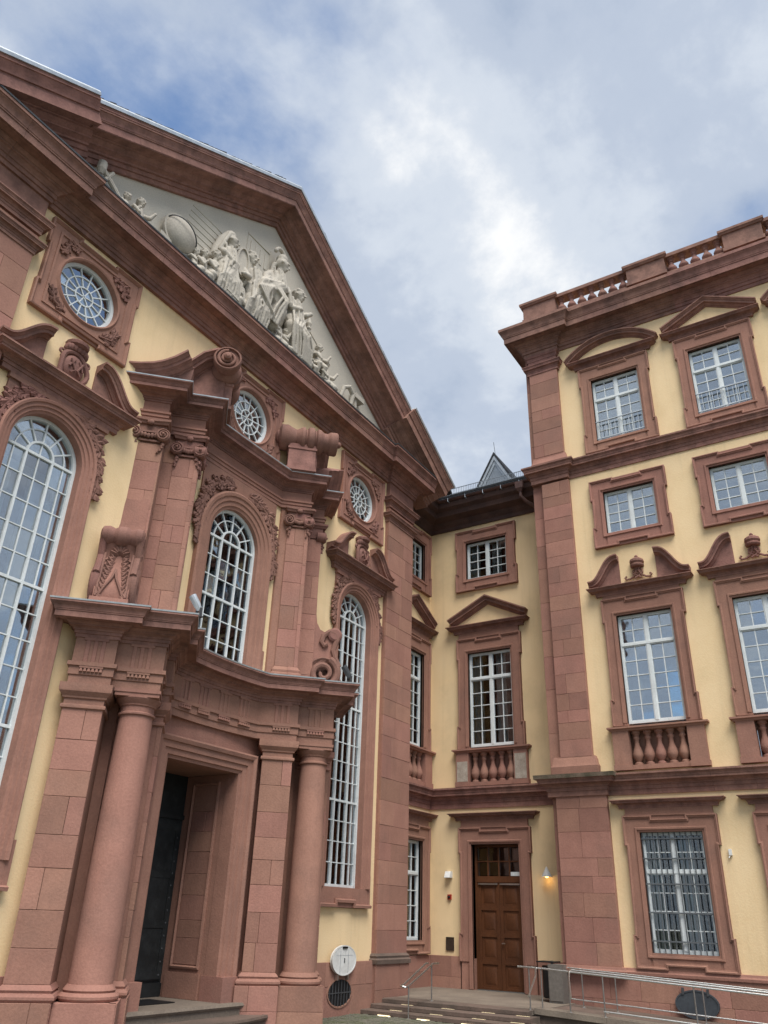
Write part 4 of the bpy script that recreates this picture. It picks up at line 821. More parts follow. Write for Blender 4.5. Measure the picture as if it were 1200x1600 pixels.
for uc in (UL, UR):
    mb = MB(FL); mb.sweep(arch_path(uc, 2.21, AS, AH), ARCH, plan=False); mb.box(uc-.90, uc+.90, 1.84, 2.21, -.32, .07)
    for sg in (-1, 1):
        a, b = sorted((uc+sg*.88, uc+sg*.96)); mb.box(a, b, 1.84, 2.47, -.05, .075)
    mb.sweep([(uc-.96, 1.84), (uc-.3, 1.84), (uc-.3, 1.93), (uc+.3, 1.93), (uc+.3, 1.84), (uc+.96, 1.84)], [(0, .05), (0, .12), (.05, .13), (.07, .10), (.07, .05)], plan=False)
    mk('window_surround', mb, 'stone', Ch)
    mb = MB(FL); fill_arch(mb, uc, AS, AS, AH+.225, uc-.93, uc+.93, 9.02, -.3, .045); mb.box(uc-.96, uc+.96, 8.94, 9.04, .0, .09); mk('spandrel_field', mb, 'stone', Ch)
    for sg in (-1, 1):
        mb = MB(FL); P = [(uc+sg*.30, 8.97, .04), (uc+sg*.55, 8.90, .06), (uc+sg*.78, 8.72, .08), (uc+sg*.90, 8.42, .06), (uc+sg*.96, 8.1, .035), (uc+sg*.955, 7.75, .012)]
        foliage(mb, P, .045, .135, .10, .045, 170, int(uc*10)+sg); mb.tube([(p[0], p[1], .06) for p in P], .03, 6); mk('carved_foliage', mb, 'carved', Ch)
    hood(Ch, FL, uc, 1.38, 9.02, 9.36, .30, w0=.05); swan(Ch, FL, uc, 1.36, 9.37, 10.12, .26, .50, th=.20); cartouche(Ch, FL, uc, 9.36, .95)
    room(Ch, FL, uc-.75, uc+.75, 2.1, 8.9, -.33, 1.5, 'room_mid')
    win = arch_window(Ch, FL, uc, 2.21, AS, AH, 14, -.18, 'glass_old', (4, 9))
    ib = MB(FL); wq = -.55   # inner storm window and curtains
    for x in (-.6, -.2, .2, .6): ib.box(uc+x-.035, uc+x+.035, 2.2, 8.0, wq-.05, wq)
    for j in range(13): ib.box(uc-.6, uc+.6, 2.4+.46*j-.02, 2.4+.46*j+.02, wq-.04, wq-.005)
    ib.box(uc-.62, uc+.62, 7.86, 8.02, wq-.05, wq+.01); ib.sweep(arcpts(uc, 8.0, .62, pi, 0, 16), [(-.05, wq-.05), (-.05, wq), (.03, wq), (.03, wq-.05)], plan=False)
    mk('inner_sash', ib, 'white_paint', win)
    cb = MB(FL); cb.box(uc+.40, uc+.66, 2.2, 8.0, wq-.3, wq-.28); cb.box(uc-.66, uc-.30, 2.2, 8.0, wq-.3, wq-.28); mk('curtain', cb, 'curtain', win)
# ---- round windows in square frames
def fill_circle(mb, uc, vc, r, u0, u1, v0, v1, w0, w1, n=24):
    fill_arch(mb, uc, vc, vc, r, u0, u1, v1, w0, w1, n)
    m2 = MB(Fr(mb.fr(0, 2*vc, 0), mb.fr.a, mb.fr.c)); m2.fr.__class__ = type('Flip', (Fr,), {'__call__': lambda s, u, v, w: s.o+s.a*u-Z*v+s.c*w})
    fill_arch(m2, uc, vc, vc, r, u0, u1, 2*vc-v0, w0, w1, n); o = len(mb.v); mb.v += m2.v; mb.f += [tuple(i+o for i in f) for f in m2.f]
OV = 11.36; OR = .61
for uc in (UL, XC, UR):
    mb = MB(FL); fill_circle(mb, uc, OV, OR, uc-.96, uc+.96, 10.42, 12.30, -.3, .04)
    mb.sweep(eared(uc, 1.0, 10.40, 12.32, .045, .55, .55, .38, .07, .07), [(0, .0), (0, .085), (.025, .095), (.05, .06), (.06, .05), (.06, .0)], closed=True, plan=False)
    mb.sweep([(uc-.80, 10.58), (uc+.80, 10.58), (uc+.80, 12.14), (uc-.80, 12.14)], [(0, .03), (0, .06), (.04, .065), (.05, .03)], closed=True, plan=False)
    cp = arcpts(uc, OV, OR, 2*pi, 2*pi/40, 39); mb.sweep(cp, [(0, -.2), (0, .06), (.03, .075), (.06, .05), (.08, .03), (.08, -.2)], closed=True, plan=False)
    mk('round_window_surround', mb, 'stone', Ch)
    for sx in (-1, 1):
        for sy in (-1, 1):
            mb = MB(FL); foliage(mb, [(uc+sx*.40, OV+sy*.70, .03), (uc+sx*.60, OV+sy*.62, .06), (uc+sx*.70, OV+sy*.42, .04)], .042, .10, .07, .035, 48, int(uc*7)+sx*3+sy); mb.tube([(uc+sx*.36, OV+sy*.70, .06), (uc+sx*.60, OV+sy*.64, .07), (uc+sx*.70, OV+sy*.36, .06)], .022, 6); mk('carved_foliage', mb, 'carved', Ch)
    room(Ch, FL, uc-.62, uc+.62, OV-.62, OV+.62, -.31, 1.0, 'room_mid' if uc == UL else 'room_dark'); win = oculus(Ch, FL, uc, OV, OR, -.12, 'glass_old')
    if uc == UL: cb = MB(FL); cb.box(uc-.6, uc+.6, OV-.6, OV+.6, -.45, -.44); mk('blind_and_sky_sheet', cb, 'blind_and_sky_sheet', win)
# ================================================================ portal
def flank(C, k): 
    o = (XC+k*C[0], C[1], 0); A, Bq = Fr(o, (q, -q, 0), (-q, -q, 0)), Fr(o, (-q, -q, 0), (q, -q, 0))
    return (A, Bq) if k < 0 else (Bq, A)
C1 = (2.27, 9.75); C2 = (1.70, 9.88)
def pw(fr, s, n): p = fr(s, 0, n); return (p.x, -p.y)
def offset_path(path, o):
    m = MB(FW); m.sweep(path, [(o, 0), (o, 0), (o, 0)], caps=False); return [(m.v[i*3].x, -m.v[i*3].y) for i in range(len(path))]
fo, fi = flank(C1, -1)
half = [pw(fo, -1.03, -.1), pw(fo, -1.03, .42), pw(fo, -.42, .42), pw(fo, -.42, .30), pw(fo, .30, .30), pw(fi, -.42, .30), pw(fi, -.42, .42), pw(fi, -1.20, .42)]
mir = lambda p: [(2*XC-a, b) for a, b in p[::-1]]
e0 = half[-1]; conc = [(XC+d, e0[1]-.10*(1-(d/(XC-e0[0]))**2)) for d in [(XC-e0[0])*(-1+2*i/10) for i in range(1, 10)]]
LOW = half+conc+mir(half)
mb = MB(FW); ins = offset_path(LOW, -.02); mb.prism(ins+[(ins[-1][0], -10.9), (ins[0][0], -10.9)], 4.655, 5.77, plan=True); mk('entablature_core', mb, 'stone', Ch)
mb = MB(FW); mb.sweep(LOW, [(-.03, 4.65), (0, 4.65), (0, 4.76), (.02, 4.77), (.02, 4.89), (.05, 4.90), (.05, 4.96), (-.03, 4.97)]); mk('architrave', mb, 'stone', Ch)
mb = MB(FW); mb.sweep(LOW, [(-.03, 4.95), (0, 4.95), (0, 5.37), (-.03, 5.37)]); mk('frieze', mb, 'ashlar', Ch)
blocks('portal_cornice', Ch, FW, LOW, cornice_prof(5.34, 5.80, .42, .03), 'cornice', seed=8)
mb = MB(FW); mb.sweep(LOW, [(-.1, 5.80), (.425, 5.785), (.43, 5.808), (-.1, 5.845)]); oo = offset_path(LOW, -.08); mb.prism(oo+[(oo[-1][0], -10.7), (oo[0][0], -10.7)], 5.80, 5.838, plan=True); mk('lead_covering', mb, 'metal_edge', Ch)
def triglyph(fr, s, n, w=.34):
    mb = MB(fr)
    for i in (-1, 0, 1): mb.prism([(s+i*w/3-w/6+.012, n-.02), (s+i*w/3-w/6+.03, n+.014), (s+i*w/3+w/6-.03, n+.014), (s+i*w/3+w/6-.012, n-.02)], 4.97, 5.30, plan=True)
    mb.box(s-w/2-.01, s+w/2+.01, 5.30, 5.35, n-.02, n+.02); mk('triglyph', mb, 'stone', Ch)
    mb = MB(fr); mb.box(s-w/2, s+w/2, 4.868, 4.898, n, n+.045)
    for i in range(6): x = s-w/2+w*(i+.5)/6; mb.add([(x-.012, 4.868, n+.012), (x+.012, 4.868, n+.012), (x+.012, 4.868, n+.04), (x-.012, 4.868, n+.04), (x-.024, 4.815, n+.01), (x+.024, 4.815, n+.01), (x+.024, 4.815, n+.055), (x-.024, 4.815, n+.055)], [(0, 1, 2, 3), (4, 5, 6, 7), (0, 1, 5, 4), (1, 2, 6, 5), (2, 3, 7, 6), (3, 0, 4, 7)])
    mk('guttae', mb, 'stone', Ch)
for d in (-.78, -.27, .27, .78): triglyph(FW, XC+d, e0[1]-.10*(1-(d/(XC-e0[0]))**2)+.005, .30)
def ionic(fr, s0, s1, v0, v1, n, parent):
    mb = MB(fr); h = v1-v0; m = (s0+s1)/2; R_ = .125
    mb.box(s0-.02, s1+.02, v0+.12, v1-.09, n-.3, n+.02); mb.sweep([(s0-.03, n-.25), (s0-.03, n+.07), (m, n+.03), (s1+.03, n+.07), (s1+.03, n-.25)], [(-.2, v1-.10), (.01, v1-.10), (.03, v1-.06), (.05, v1-.045), (.05, v1), (-.2, v1)])
    for sg, x in ((-1, s0+.02), (1, s1-.02)):
        mb.lathe([(R_*.98, -.16), (R_*1.0, .03), (R_*.86, .045), (R_*.80, .03), (.001, .03)], (x, v0+.17, n+.05), 'w', 22); mb.spiral((x, v0+.17), R_*.92, 2.1, .022, sg, pi/2, n+.085); mb.ball((x, v0+.17, n+.12), .028)
        for j in range(4): mb.leaf(x-sg*.02+rnd.uniform(-.02, .02), v0+.05-.055*j, n+.01, -pi/2+rnd.uniform(-.5, .5), .10, .09-.012*j, .05)
    k = 5
    for i in range(k): x = s0+.15+(s1-s0-.30)*i/(k-1); mb.ball((x, v0+.13+.01*abs(i-2), n+.05), .038, 1, 1.35, 1, 8, 6)
    mb.box(s0+.1, s1-.1, v0+.20, v0+.235, n, n+.06); mb.box(s0+.06, s1-.06, v0+.03, v0+.065, n, n+.03); mb.ball((m, v1-.08, n+.08), .055, 1.2, 1, .8, 10, 8)
    return mk('ionic_capital', mb, 'carved', parent)
def prism_u(mb, poly, u0, u1):
    n = len(poly); mb.add([(u0, v, w) for w, v in poly]+[(u1, v, w) for w, v in poly], [tuple(range(n)), tuple(range(2*n-1, n-1, -1))]+[(i, (i+1) % n, n+(i+1) % n, n+i) for i in range(n)])
BASE = [(-.1, .6), (.07, .6), (.092, .63), (.092, .66), (.07, .69), (.035, .70), (.05, .73), (.03, .76), (.0, .79), (-.1, .79)]
CAP = [(-.1, 4.27), (.0, 4.27), (.03, 4.285), (.035, 4.31), (.03, 4.335), (.0, 4.345), (.0, 4.42), (.025, 4.43), (.03, 4.455), (.06, 4.49), (.085, 4.52), (.09, 4.55), (.09, 4.64), (-.1, 4.648)]
UPS = []
for k in (-1, 1):
    fo, fi = flank(C1, k)
    mb = MB(FW); mb.prism([pw(fo, -1.45, -.32), pw(fo, -.32, -.32), pw(fi, -1.45, -.32)], -.1, 5.2, plan=True); mk('portal_pier', mb, 'stone', Ch)
    ring = [pw(fo, -1.13, .0), pw(fo, -1.13, .48), pw(fo, -.38, .48), pw(fo, -.38, .40), pw(fo, .40, .40), pw(fi, -.38, .40), pw(fi, -.38, .48), pw(fi, -1.13, .48), pw(fi, -1.13, .0)]
    if k > 0: ring = ring[::-1]
    ins = offset_path(ring, -.012); mb = MB(FW); mb.prism(ins, -.12, .59, plan=True); pd = mk('portal_pedestal', mb, 'stone', Ch)
    for fr in (fo, fi):
        stones(pd, fr, -1.13, -.40, -.10, .60, .485, .1, .34, .5); stones(pd, fr, -.385, .385, -.10, .60, .40, .1, .34, .3)
        mb = MB(fr); mb.box(-1.022, -.468, .6, 4.6, -.62, .35); p = mk('portal_pilaster', mb, 'stone', Ch); stones(p, fr, -1.03, -.46, .79, 4.28, .38, .07, .44, .5)
        mb = MB(fr); mb.sweep([(-1.03, -.2), (-1.03, .38), (-.46, .38), (-.46, -.2)], BASE); mb.box(-1.028, -.462, .61, .78, -.2, .374); mk('pilaster_base', mb, 'stone', Ch)
        mb = MB(fr); mb.sweep([(-1.03, -.3), (-1.03, .38), (-.46, .38), (-.46, -.3)], CAP); mb.box(-1.028, -.462, 4.30, 4.645, -.3, .374); mk('pilaster_capital', mb, 'stone', Ch)
        triglyph(fr, -.73, .42); triglyph(fr, -.05, .30)
    mb = MB(fo); mb.lathe([(.29, .78), (.287, 1.6), (.278, 2.6), (.262, 3.5), (.245, 4.29)], (0, 0, 0), 'v', 40); cl = mk('portal_column', mb, 'ashlar', Ch)
    mb = MB(fo); mb.lathe([(.2, .6), (.37, .6), (.39, .63), (.39, .66), (.36, .69), (.325, .70), (.34, .725), (.32, .755), (.295, .79), (.2, .79)], (0, 0, 0), 'v', 40); mk('column_base', mb, 'stone', cl)
    mb = MB(fo); mb.lathe([(.2, 4.28), (.25, 4.28), (.278, 4.295), (.28, 4.32), (.25, 4.34), (.25, 4.42), (.27, 4.43), (.275, 4.45), (.31, 4.49), (.335, 4.53), (.335, 4.545), (.2, 4.545)], (0, 0, 0), 'v', 40); mb.box(-.345, .31, 4.545, 4.60, -.345, .31); mb.box(-.36, .325, 4.60, 4.648, -.36, .325); mk('column_capital', mb, 'stone', cl)
    # ---------- upper storey
    fo, fi = flank(C2, k)
    mb = MB(FW); mb.prism([pw(fo, -.9, -.05), pw(fo, -.05, -.05), pw(fi, -.62, -.05), pw(fi, -.9, -.3), (XC+k*1.0, -10.7), (XC+k*2.6, -10.7)], 5.8, 9.75, plan=True); mk('portal_pier', mb, 'stone', Ch)
    mb = MB(fo); mb.box(-1.212, -.678, 5.8, 9.7, -.9, .345); p = mk('portal_pilaster', mb, 'stone', Ch); stones(p, fo, -1.22, -.67, 7.0, 9.2, .375, .06, .42, .5)
    stones(p, fo, -.67, -.47, 5.84, 9.6, -.03, .03, .42, 0)
    side = Fr(fo(-.67, 0, .375), fo.c*-1, fo.a); stones(p, side, .0, .42, 5.84, 9.3, .005, .03, .42, .2)
    ionic(fo, -1.22, -.67, 9.20, 9.68, .375, Ch)
    for fr in (fo, fi):
        mb = MB(fr); mb.box(-.455, -.03, 5.8, 9.6, -.3, -.055); p = mk('portal_pilaster', mb, 'stone', Ch); stones(p, fr, -.47, .0, 6.12, 9.2, -.015, .07, .42, .45)
        mb = MB(fr); mb.sweep([(-.47, -.2), (-.47, -.015), (0, -.015), (0, -.2)], [(-.1, 5.84), (.07, 5.84), (.07, 5.97), (.04, 5.99), (.05, 6.04), (.02, 6.08), (.0, 6.12), (-.1, 6.12)]); mb.box(-.47, 0, 5.86, 6.11, -.2, -.018); mk('pilaster_base', mb, 'stone', Ch)
        ionic(fr, -.47, .0, 9.20, 9.68, -.015, Ch)
    # scroll console in front of the outer pilaster
    S = [(.36, 8.25), (.385, 7.9), (.39, 7.55), (.42, 7.34), (.50, 7.20), (.64, 7.13), (.84, 7.06), (.86, 6.96), (.82, 6.88), (.80, 6.78), (.82, 6.62), (.87, 6.46), (.94, 6.28), (.98, 6.12), (.98, 5.96), (.94, 5.84), (.36, 5.84)]
    mb = MB(fo); prism_u(mb, S, -1.24, -.71); cs_ = mk('scroll_console', mb, 'stone', Ch)
    mb = MB(fo); mb.lathe([(.11, -.34), (.155, -.31), (.17, -.22), (.135, -.13), (.175, -.06), (.175, .06), (.135, .13), (.17, .22), (.155, .31), (.11, .34)], (-.975, 7.10, .82), 'u', 20); mk('console_roll', mb, 'carved', cs_)
    for sg in (-1, 1):
        x = -.975+sg*.275; mb = MB(fo)
        path = [(x+sg*.015, 6.24+r_*sin(a), .62+r_*cos(a)) for a, r_ in [(1.2-i*.28, .33*(1-i/46)) for i in range(40)]]; mb.tube(path, [.085*(1-i/70) for i in range(40)], 8); mb.lathe([(.36, -.03), (.36, .0), (.33, .012), (.30, -.01)], (x, 6.24, .62), 'u', 28)
        mb.tube([(x+sg*.01, z_, w_) for w_, z_ in ((.95, 6.40), (.86, 6.58), (.80, 6.75), (.84, 6.90), (.88, 7.0), (.84, 7.12), (.70, 7.16), (.58, 7.06), (.54, 6.92), (.60, 6.84), (.66, 6.88))], .06, 8)
        mk('console_scroll', mb, 'carved', cs_)
    mb = MB(fo)
    fn = lambda z_: .80+.18*max(0, min(1, (6.80-z_)/.7))
    for j in range(9):
        z_ = 6.74-.085*j
        for sg in (-1, 1):
            mb.leaf(-.975+sg*(.03+.012*j), z_, fn(z_)-.02, -pi/2+sg*(1.15-.07*j), .20, .12, .075); mb.leaf(-.975+sg*(.05+.012*j), z_-.05, fn(z_)-.02, pi/2-sg*(.7-.03*j), .16, .09, .06)
    for a in range(7): mb.leaf(-.975, 6.78, .80, pi/2+(a-3)*.42, .16, .10, .08)
    for sg in (-1, 1):
        mb.tube([(-.975+sg*.22, z_, fn(z_)+.01) for z_ in (6.0, 6.2, 6.4, 6.6, 6.8)], .03, 6); mb.tube([(-.975+sg*.20, 5.98, .99), (-.975+sg*.12, 6.15, 1.0), (-.975+sg*.03, 6.34, .95), (-.975, 6.5, .90)], .02, 6)
    mk('acanthus_carving', mb, 'carved', cs_)
    mb = MB(fo); mb.box(-1.27, -.69, 5.80, 5.97, .3, 1.05); mk('console_foot', mb, 'stone', cs_)
    # broken curved gable with rolled volute
    A_ = [(-1.50, 10.44), (-1.25, 10.47), (-1.0, 10.53), (-.78, 10.63), (-.58, 10.77), (-.36, 10.97)]
    mb = MB(fo); mb.sweep(A_, [(o, .36+w if w > 0 else -.3) for o, w in rake_prof(.21, .40)], plan=False); mb.prism(A_+[(-.40, 10.42), (-1.45, 10.42)], -.3, .40); mk('broken_gable', mb, 'cornice', Ch)
    B_ = [(-.40, 10.92), (-.26, 11.10), (-.10, 11.28), (.08, 11.38), (.24, 11.40)]
    mb = MB(fo); mb.sweep(B_, [(o, w-.02 if w > 0 else -.5) for o, w in rake_prof(.21, .38)], plan=False); mb.prism(B_+[(.24, 10.42), (-.38, 10.42)], -.5, .02); mk('broken_gable', mb, 'cornice', Ch)
    mb = MB(fo); mb.lathe([(.22, -.88), (.30, -.84), (.31, -.70), (.27, -.62), (.22, -.50), (.26, -.42), (.30, -.37), (.30, -.31), (.25, -.28), (.25, -.26), (.31, -.22), (.32, -.16), (.31, -.10), (.25, -.07), (.25, -.05), (.30, -.02), (.29, .05), (.22, .14), (.23, .22), (.27, .28), (.275, .42), (.255, .45), (.235, .45), (.225, .40), (.01, .40)], (.24, 11.32, 0), 'w', 28); vr = mk('volute_roll', mb, 'carved', Ch)
    mb = MB(fo); mb.spiral((.24, 11.32), .195, 2.0, .036, 1, pi/2, .41, 8, .22); mb.lathe([(.075, 0), (.07, .12), (.03, .15)], (.24, 11.32, .40), 'w', 14); mk('volute_spiral', mb, 'carved', vr); mb = MB(fo); mb.lathe([(.06, -.14), (.10, -.10), (.16, -.06), (.17, 0)], (.24, 11.32, -.86), 'w', 16); mk('volute_boss', mb, 'carved', vr)
    mb = MB(fo); mb.box(.06, .40, 10.42, 11.12, -.64, -.03); mb.box(.03, .43, 10.44, 10.50, -.67, -.0); mb.box(.04, .42, 10.98, 11.03, -.66, -.01); mk('volute_block', mb, 'cornice', Ch)
    h2 = [pw(fo, -1.22, -.1), pw(fo, -1.22, .40), pw(fo, -.67, .40), pw(fo, -.67, 0), pw(fo, 0, 0), pw(fi, -.66, 0)]
    UPS.append(h2)
h2 = UPS[0]; HIGH = h2+[(XC+d, -10.36) for d in (-.6, -.2, .2, .6)]+mir(h2)
mb = MB(FW); ins = offset_path(HIGH, -.02); mb.prism(ins+[(ins[-1][0], -10.9), (ins[0][0], -10.9)], 9.69, 10.40, plan=True); mk('entablature_core', mb, 'stone', Ch)
mb = MB(FW); mb.sweep(HIGH, [(-.03, 9.68), (0, 9.68), (0, 9.75), (.02, 9.76), (.02, 9.82), (.045, 9.83), (.045, 9.87), (0, 9.88), (0, 10.12), (-.03, 10.12)]); mk('frieze', mb, 'stone', Ch)
blocks('portal_cornice', Ch, FW, HIGH, cornice_prof(10.08, 10.42, .36, .03), 'cornice', seed=9)
mb = MB(FW); mb.sweep(HIGH, [(-.1, 10.42), (.365, 10.405), (.37, 10.425), (-.1, 10.45)]); oo = offset_path(HIGH, -.08); mb.prism(oo+[(oo[-1][0], -10.7), (oo[0][0], -10.7)], 10.42, 10.447, plan=True); mk('lead_covering', mb, 'metal_edge', Ch)
# ---- window above the portal
CH, CS = .70, 8.30
mb = MB(FL); mb.sweep(arch_path(XC, 5.78, CS, CH), [(o*1.5, w) for o, w in ARCH], plan=False); mb.box(XC-1.08, XC+1.08, 5.6, 5.86, -.3, .02)
for sg in (-1, 1): a, b = sorted((XC+sg*1.06, XC+sg*1.13)); mb.box(a, b, 5.84, 6.35, -.05, .09)
mk('window_surround', mb, 'stone', Ch)
mb = MB(FL); fill_arch(mb, XC, CS, CS, CH+.34, XC-1.12, XC+1.12, 9.72, -.3, .035); mk('spandrel_field', mb, 'stone', Ch)
for sg in (-1, 1):
    mb = MB(FL); P = [(XC+sg*.22, 9.46, .04), (XC+sg*.5, 9.42, .07), (XC+sg*.82, 9.25, .09), (XC+sg*1.02, 8.95, .08), (XC+sg*1.10, 8.55, .045), (XC+sg*1.12, 8.0, .018)]
    foliage(mb, P, .045, .15, .11, .05, 220, 40+sg); mb.tube([(p[0], p[1], .07) for p in P], .035, 6); mk('carved_foliage', mb, 'carved', Ch)
room(Ch, FL, XC-.75, XC+.75, 5.7, 9.1, -.33, 2.2, 'room_warm'); cw = arch_window(Ch, FL, XC, 5.80, CS, CH, 6, -.12, 'glass_clear', (3,))
cb = MB(FL)
for z_ in (6.6, 7.5, 8.4): cb.box(XC-.8, XC+.8, z_, z_+.18, -1.6, -1.4)
for x in (-.5, 0, .5): cb.box(XC+x-.06, XC+x+.06, 5.7, 9.0, -1.7, -1.6)
mk('organ_gallery', cb, 'curtain', cw)
# ---- doorway
mb = MB(FL); wall_holes(mb, XC-1.75, XC+1.75, 0, 5.72, -.6, -.06, [(XC-.96, XC+.96, 0, 4.04)]); mk('portal_wall', mb, 'stone', Ch)
mb = MB(FL); ap = [(XC-.89, .72), (XC-.89, 3.97), (XC+.89, 3.97), (XC+.89, .72)]
mb.sweep(ap, [(0, -.3), (0, -.02), (.05, -.01), (.06, .025), (.15, .03), (.16, .06), (.26, .065), (.27, .10), (.33, .12), (.36, .11), (.37, -.3)], plan=False); mk('door_architrave', mb, 'stone', Ch)
for sg in (-1, 1): a, b = sorted((XC+sg*.88, XC+sg*1.28)); mb = MB(FL); mb.box(a, b, .0, .72, -.35, .14); mk('door_plinth', mb, 'ashlar', Ch)
for sg in (-1, 1):   # deep stone reveals
    a, b = sorted((XC+sg*.90, XC+sg*1.3)); mb = MB(FL); mb.box(a, b, 0, 3.975, -1.35, -.29); rv = mk('door_reveal', mb, 'stone', Ch)
    fs = Fr((XC+sg*.90, DL, 0), (0, 1, 0), (-sg, 0, 0)); stones(rv, fs, .50, 1.05, .86, 3.75, .012, .03, .36, .5)
    mb = MB(fs); mb.sweep([(.44, .80), (1.12, .80), (1.12, 3.85), (.44, 3.85)], [(0, 0), (0, .03), (.03, .04), (.05, .015), (.05, 0)], closed=True, plan=False); mb.box(.40, 1.2, .36, .74, 0, .03); mk('panel_moulding', mb, 'stone', rv)
mb = MB(FL); mb.box(XC-.95, XC+.95, 3.98, 4.2, -1.35, -.29); mk('door_soffit', mb, 'stone', Ch)
mb = MB(FL)
mb.box(XC-.90, XC+.90, .36, 4.0, -1.42, -1.30); mb.box(XC-.9, XC+.9, 3.2, 3.28, -1.30, -1.26); mb.box(XC-.9, XC+.9, .36, .56, -1.30, -1.27)
dd = mk('iron_door', mb, 'dark_door', Ch)
for sg in (-1, 1):
    lf = MB(FL); a, b = sorted((XC+sg*.01, XC+sg*.86)); lf.box(a, b, .60, 3.16, -1.30, -1.275)
    for z_ in (.62, 1.4, 2.2, 3.0): lf.box(a+.03, b-.03, z_, z_+.12, -1.275, -1.262)
    for x in (a+.02, b-.12): lf.box(x, x+.10, .62, 3.14, -1.275, -1.264)
    l2 = mk('door_leaf', lf, 'dark_door', dd)
    rv = MB(FL)
    for z_ in [.68+.2*i for i in range(12)]:
        for x in (a+.07, b-.07): rv.ball((x, z_, -1.262), .018, 1, 1, .6, 6, 4)
    rv2 = mk('rivets', rv, 'iron', dd); rv2['kind'] = 'stuff'
mb = MB(FW); mb.box(XC-1.35, XC+1.35, -.12, .355, -11.9, -10.12); mb.sweep([(XC-1.35, -10.12), (XC+1.35, -10.12)], [(-.05, .29), (.03, .29), (.05, .32), (.03, .36), (-.05, .362)]); mk('door_step', mb, 'landing', Ch)
st = [(XC-1.55, -10.1), (XC-1.5, -9.80), (XC-.8, -9.62), (XC, -9.56), (XC+.8, -9.62), (XC+1.5, -9.80), (XC+1.55, -10.1)]
mb = MB(FW); mb.prism(st+[(XC+1.4, -10.4), (XC-1.4, -10.4)], -.12, .19, plan=True); mb.sweep(st, [(-.03, .13), (.03, .13), (.04, .16), (.03, .195), (-.03, .197)]); mk('door_step', mb, 'step_stone', Ch)
mb = MB(FW); mb.box(XC-.65, XC+.35, .361, .372, -11.35, -10.75); solo('door_mat', mb, 'black', 'dark rectangular door mat on the threshold of the dark church door', 'door mat')
# ================================================================ landing, steps, ramp and small things
ZL = .19
st = thing('stone_stairs', 'wide low stone steps and landing before the brown double door', 'steps', (18.0, 9.0, 0))
mb = MB(FW); mb.prism([(16.5, -10.20), (16.5, -6.95), (20.2, -6.95), (20.2, -11.2), (17.3, -11.2), (17.3, -10.20)], -.1, ZL-.004, plan=True); mk('landing', mb, 'landing', st)
def step(x, z, y0, y1):
    mb = MB(FW); rr = random.Random(int(x*50)); y = y0
    while y < y1-.05:
        L = min(rr.uniform(1.0, 1.5), y1-y);
        if y1-y-L < .4: L = y1-y
        m = MB(FW); m.add([(x, z-.075, -y-.003), (x+.5, z-.075, -y-.003), (x+.5, z, -y-.003), (x+.012, z, -y-.003), (x, z-.012, -y-.003)]+[(x, z-.075, -y-L+.003), (x+.5, z-.075, -y-L+.003), (x+.5, z, -y-L+.003), (x+.012, z, -y-L+.003), (x, z-.012, -y-L+.003)],
              [(0, 1, 2, 3, 4), (5, 6, 7, 8, 9)]+[(i, (i+1) % 5, 5+(i+1) % 5, 5+i) for i in range(5)]); mk('step_slab', m, 'step_stone', st); y += L
    mb.box(x+.06, x+.5, -.2, z-.07, -y1, -y0); mk('step_riser', mb, 'step_stone', st)
for i, (x, z, y0, y1) in enumerate(((16.36, ZL, 6.95, 10.22), (16.02, ZL-.083, 6.80, 10.28), (15.70, ZL-.166, 6.65, 10.32))): step(x, z, y0, y1)
for row, (x, z, ys) in enumerate(((16.345, .095, (9.62, 8.68, 7.80, 7.08)), (16.005, .012, (9.68, 8.76, 7.84, 7.05)), (15.685, -.052, (9.76, 8.86, 7.9, 7.0)))):
    for j, y in enumerate(ys):
        mb = MB(FW); mb.box(x, x+.05, z-.012, z+.012, -y-.14, -y+.14)
        solo('step_light', mb, 'step_lamp', 'small glowing light strip under the %s step, %s' % (('top', 'middle', 'bottom')[row], ('nearest the church', 'second from the church', 'second from the ramp', 'nearest the ramp')[j]), 'step light', 'light strips under the steps')
# ramp along the pavilion
rp = thing('stone_ramp', 'sloping stone ramp with kerb along the foot of the right pavilion', 'ramp', (17.6, 4.0, 0))
mb = MB(FW); zr = lambda y: ZL+(y-6.9)*.038
mb.add([(16.62, -.2, -6.95), (16.62, -.2, 0.5), (18.9, -.2, 0.5), (18.9, -.2, -6.95), (16.62, zr(6.95)-.02, -6.95), (16.62, zr(0)-.02, .5), (18.9, zr(0)-.02, .5), (18.9, zr(6.95)-.02, -6.95)], [(0, 1, 2, 3), (4, 5, 6, 7), (0, 1, 5, 4), (1, 2, 6, 5), (2, 3, 7, 6), (3, 0, 4, 7)]); mk('ramp_body', mb, 'step_stone', rp)
for i in range(5):
    y1, y0 = 6.93-i*1.4, 6.93-(i+1)*1.4+.006; mb = MB(FW)
    mb.add([(x, zr(y)+dz, -y) for y in (y0, y1) for x, dz in ((16.56, -.05), (16.95, -.05), (16.95, .045), (16.57, .045))], [(0, 1, 2, 3), (4, 5, 6, 7)]+[(a, (a+1) % 4, 4+(a+1) % 4, 4+a) for a in range(4)]); mk('kerb_stone', mb, 'landing', rp)
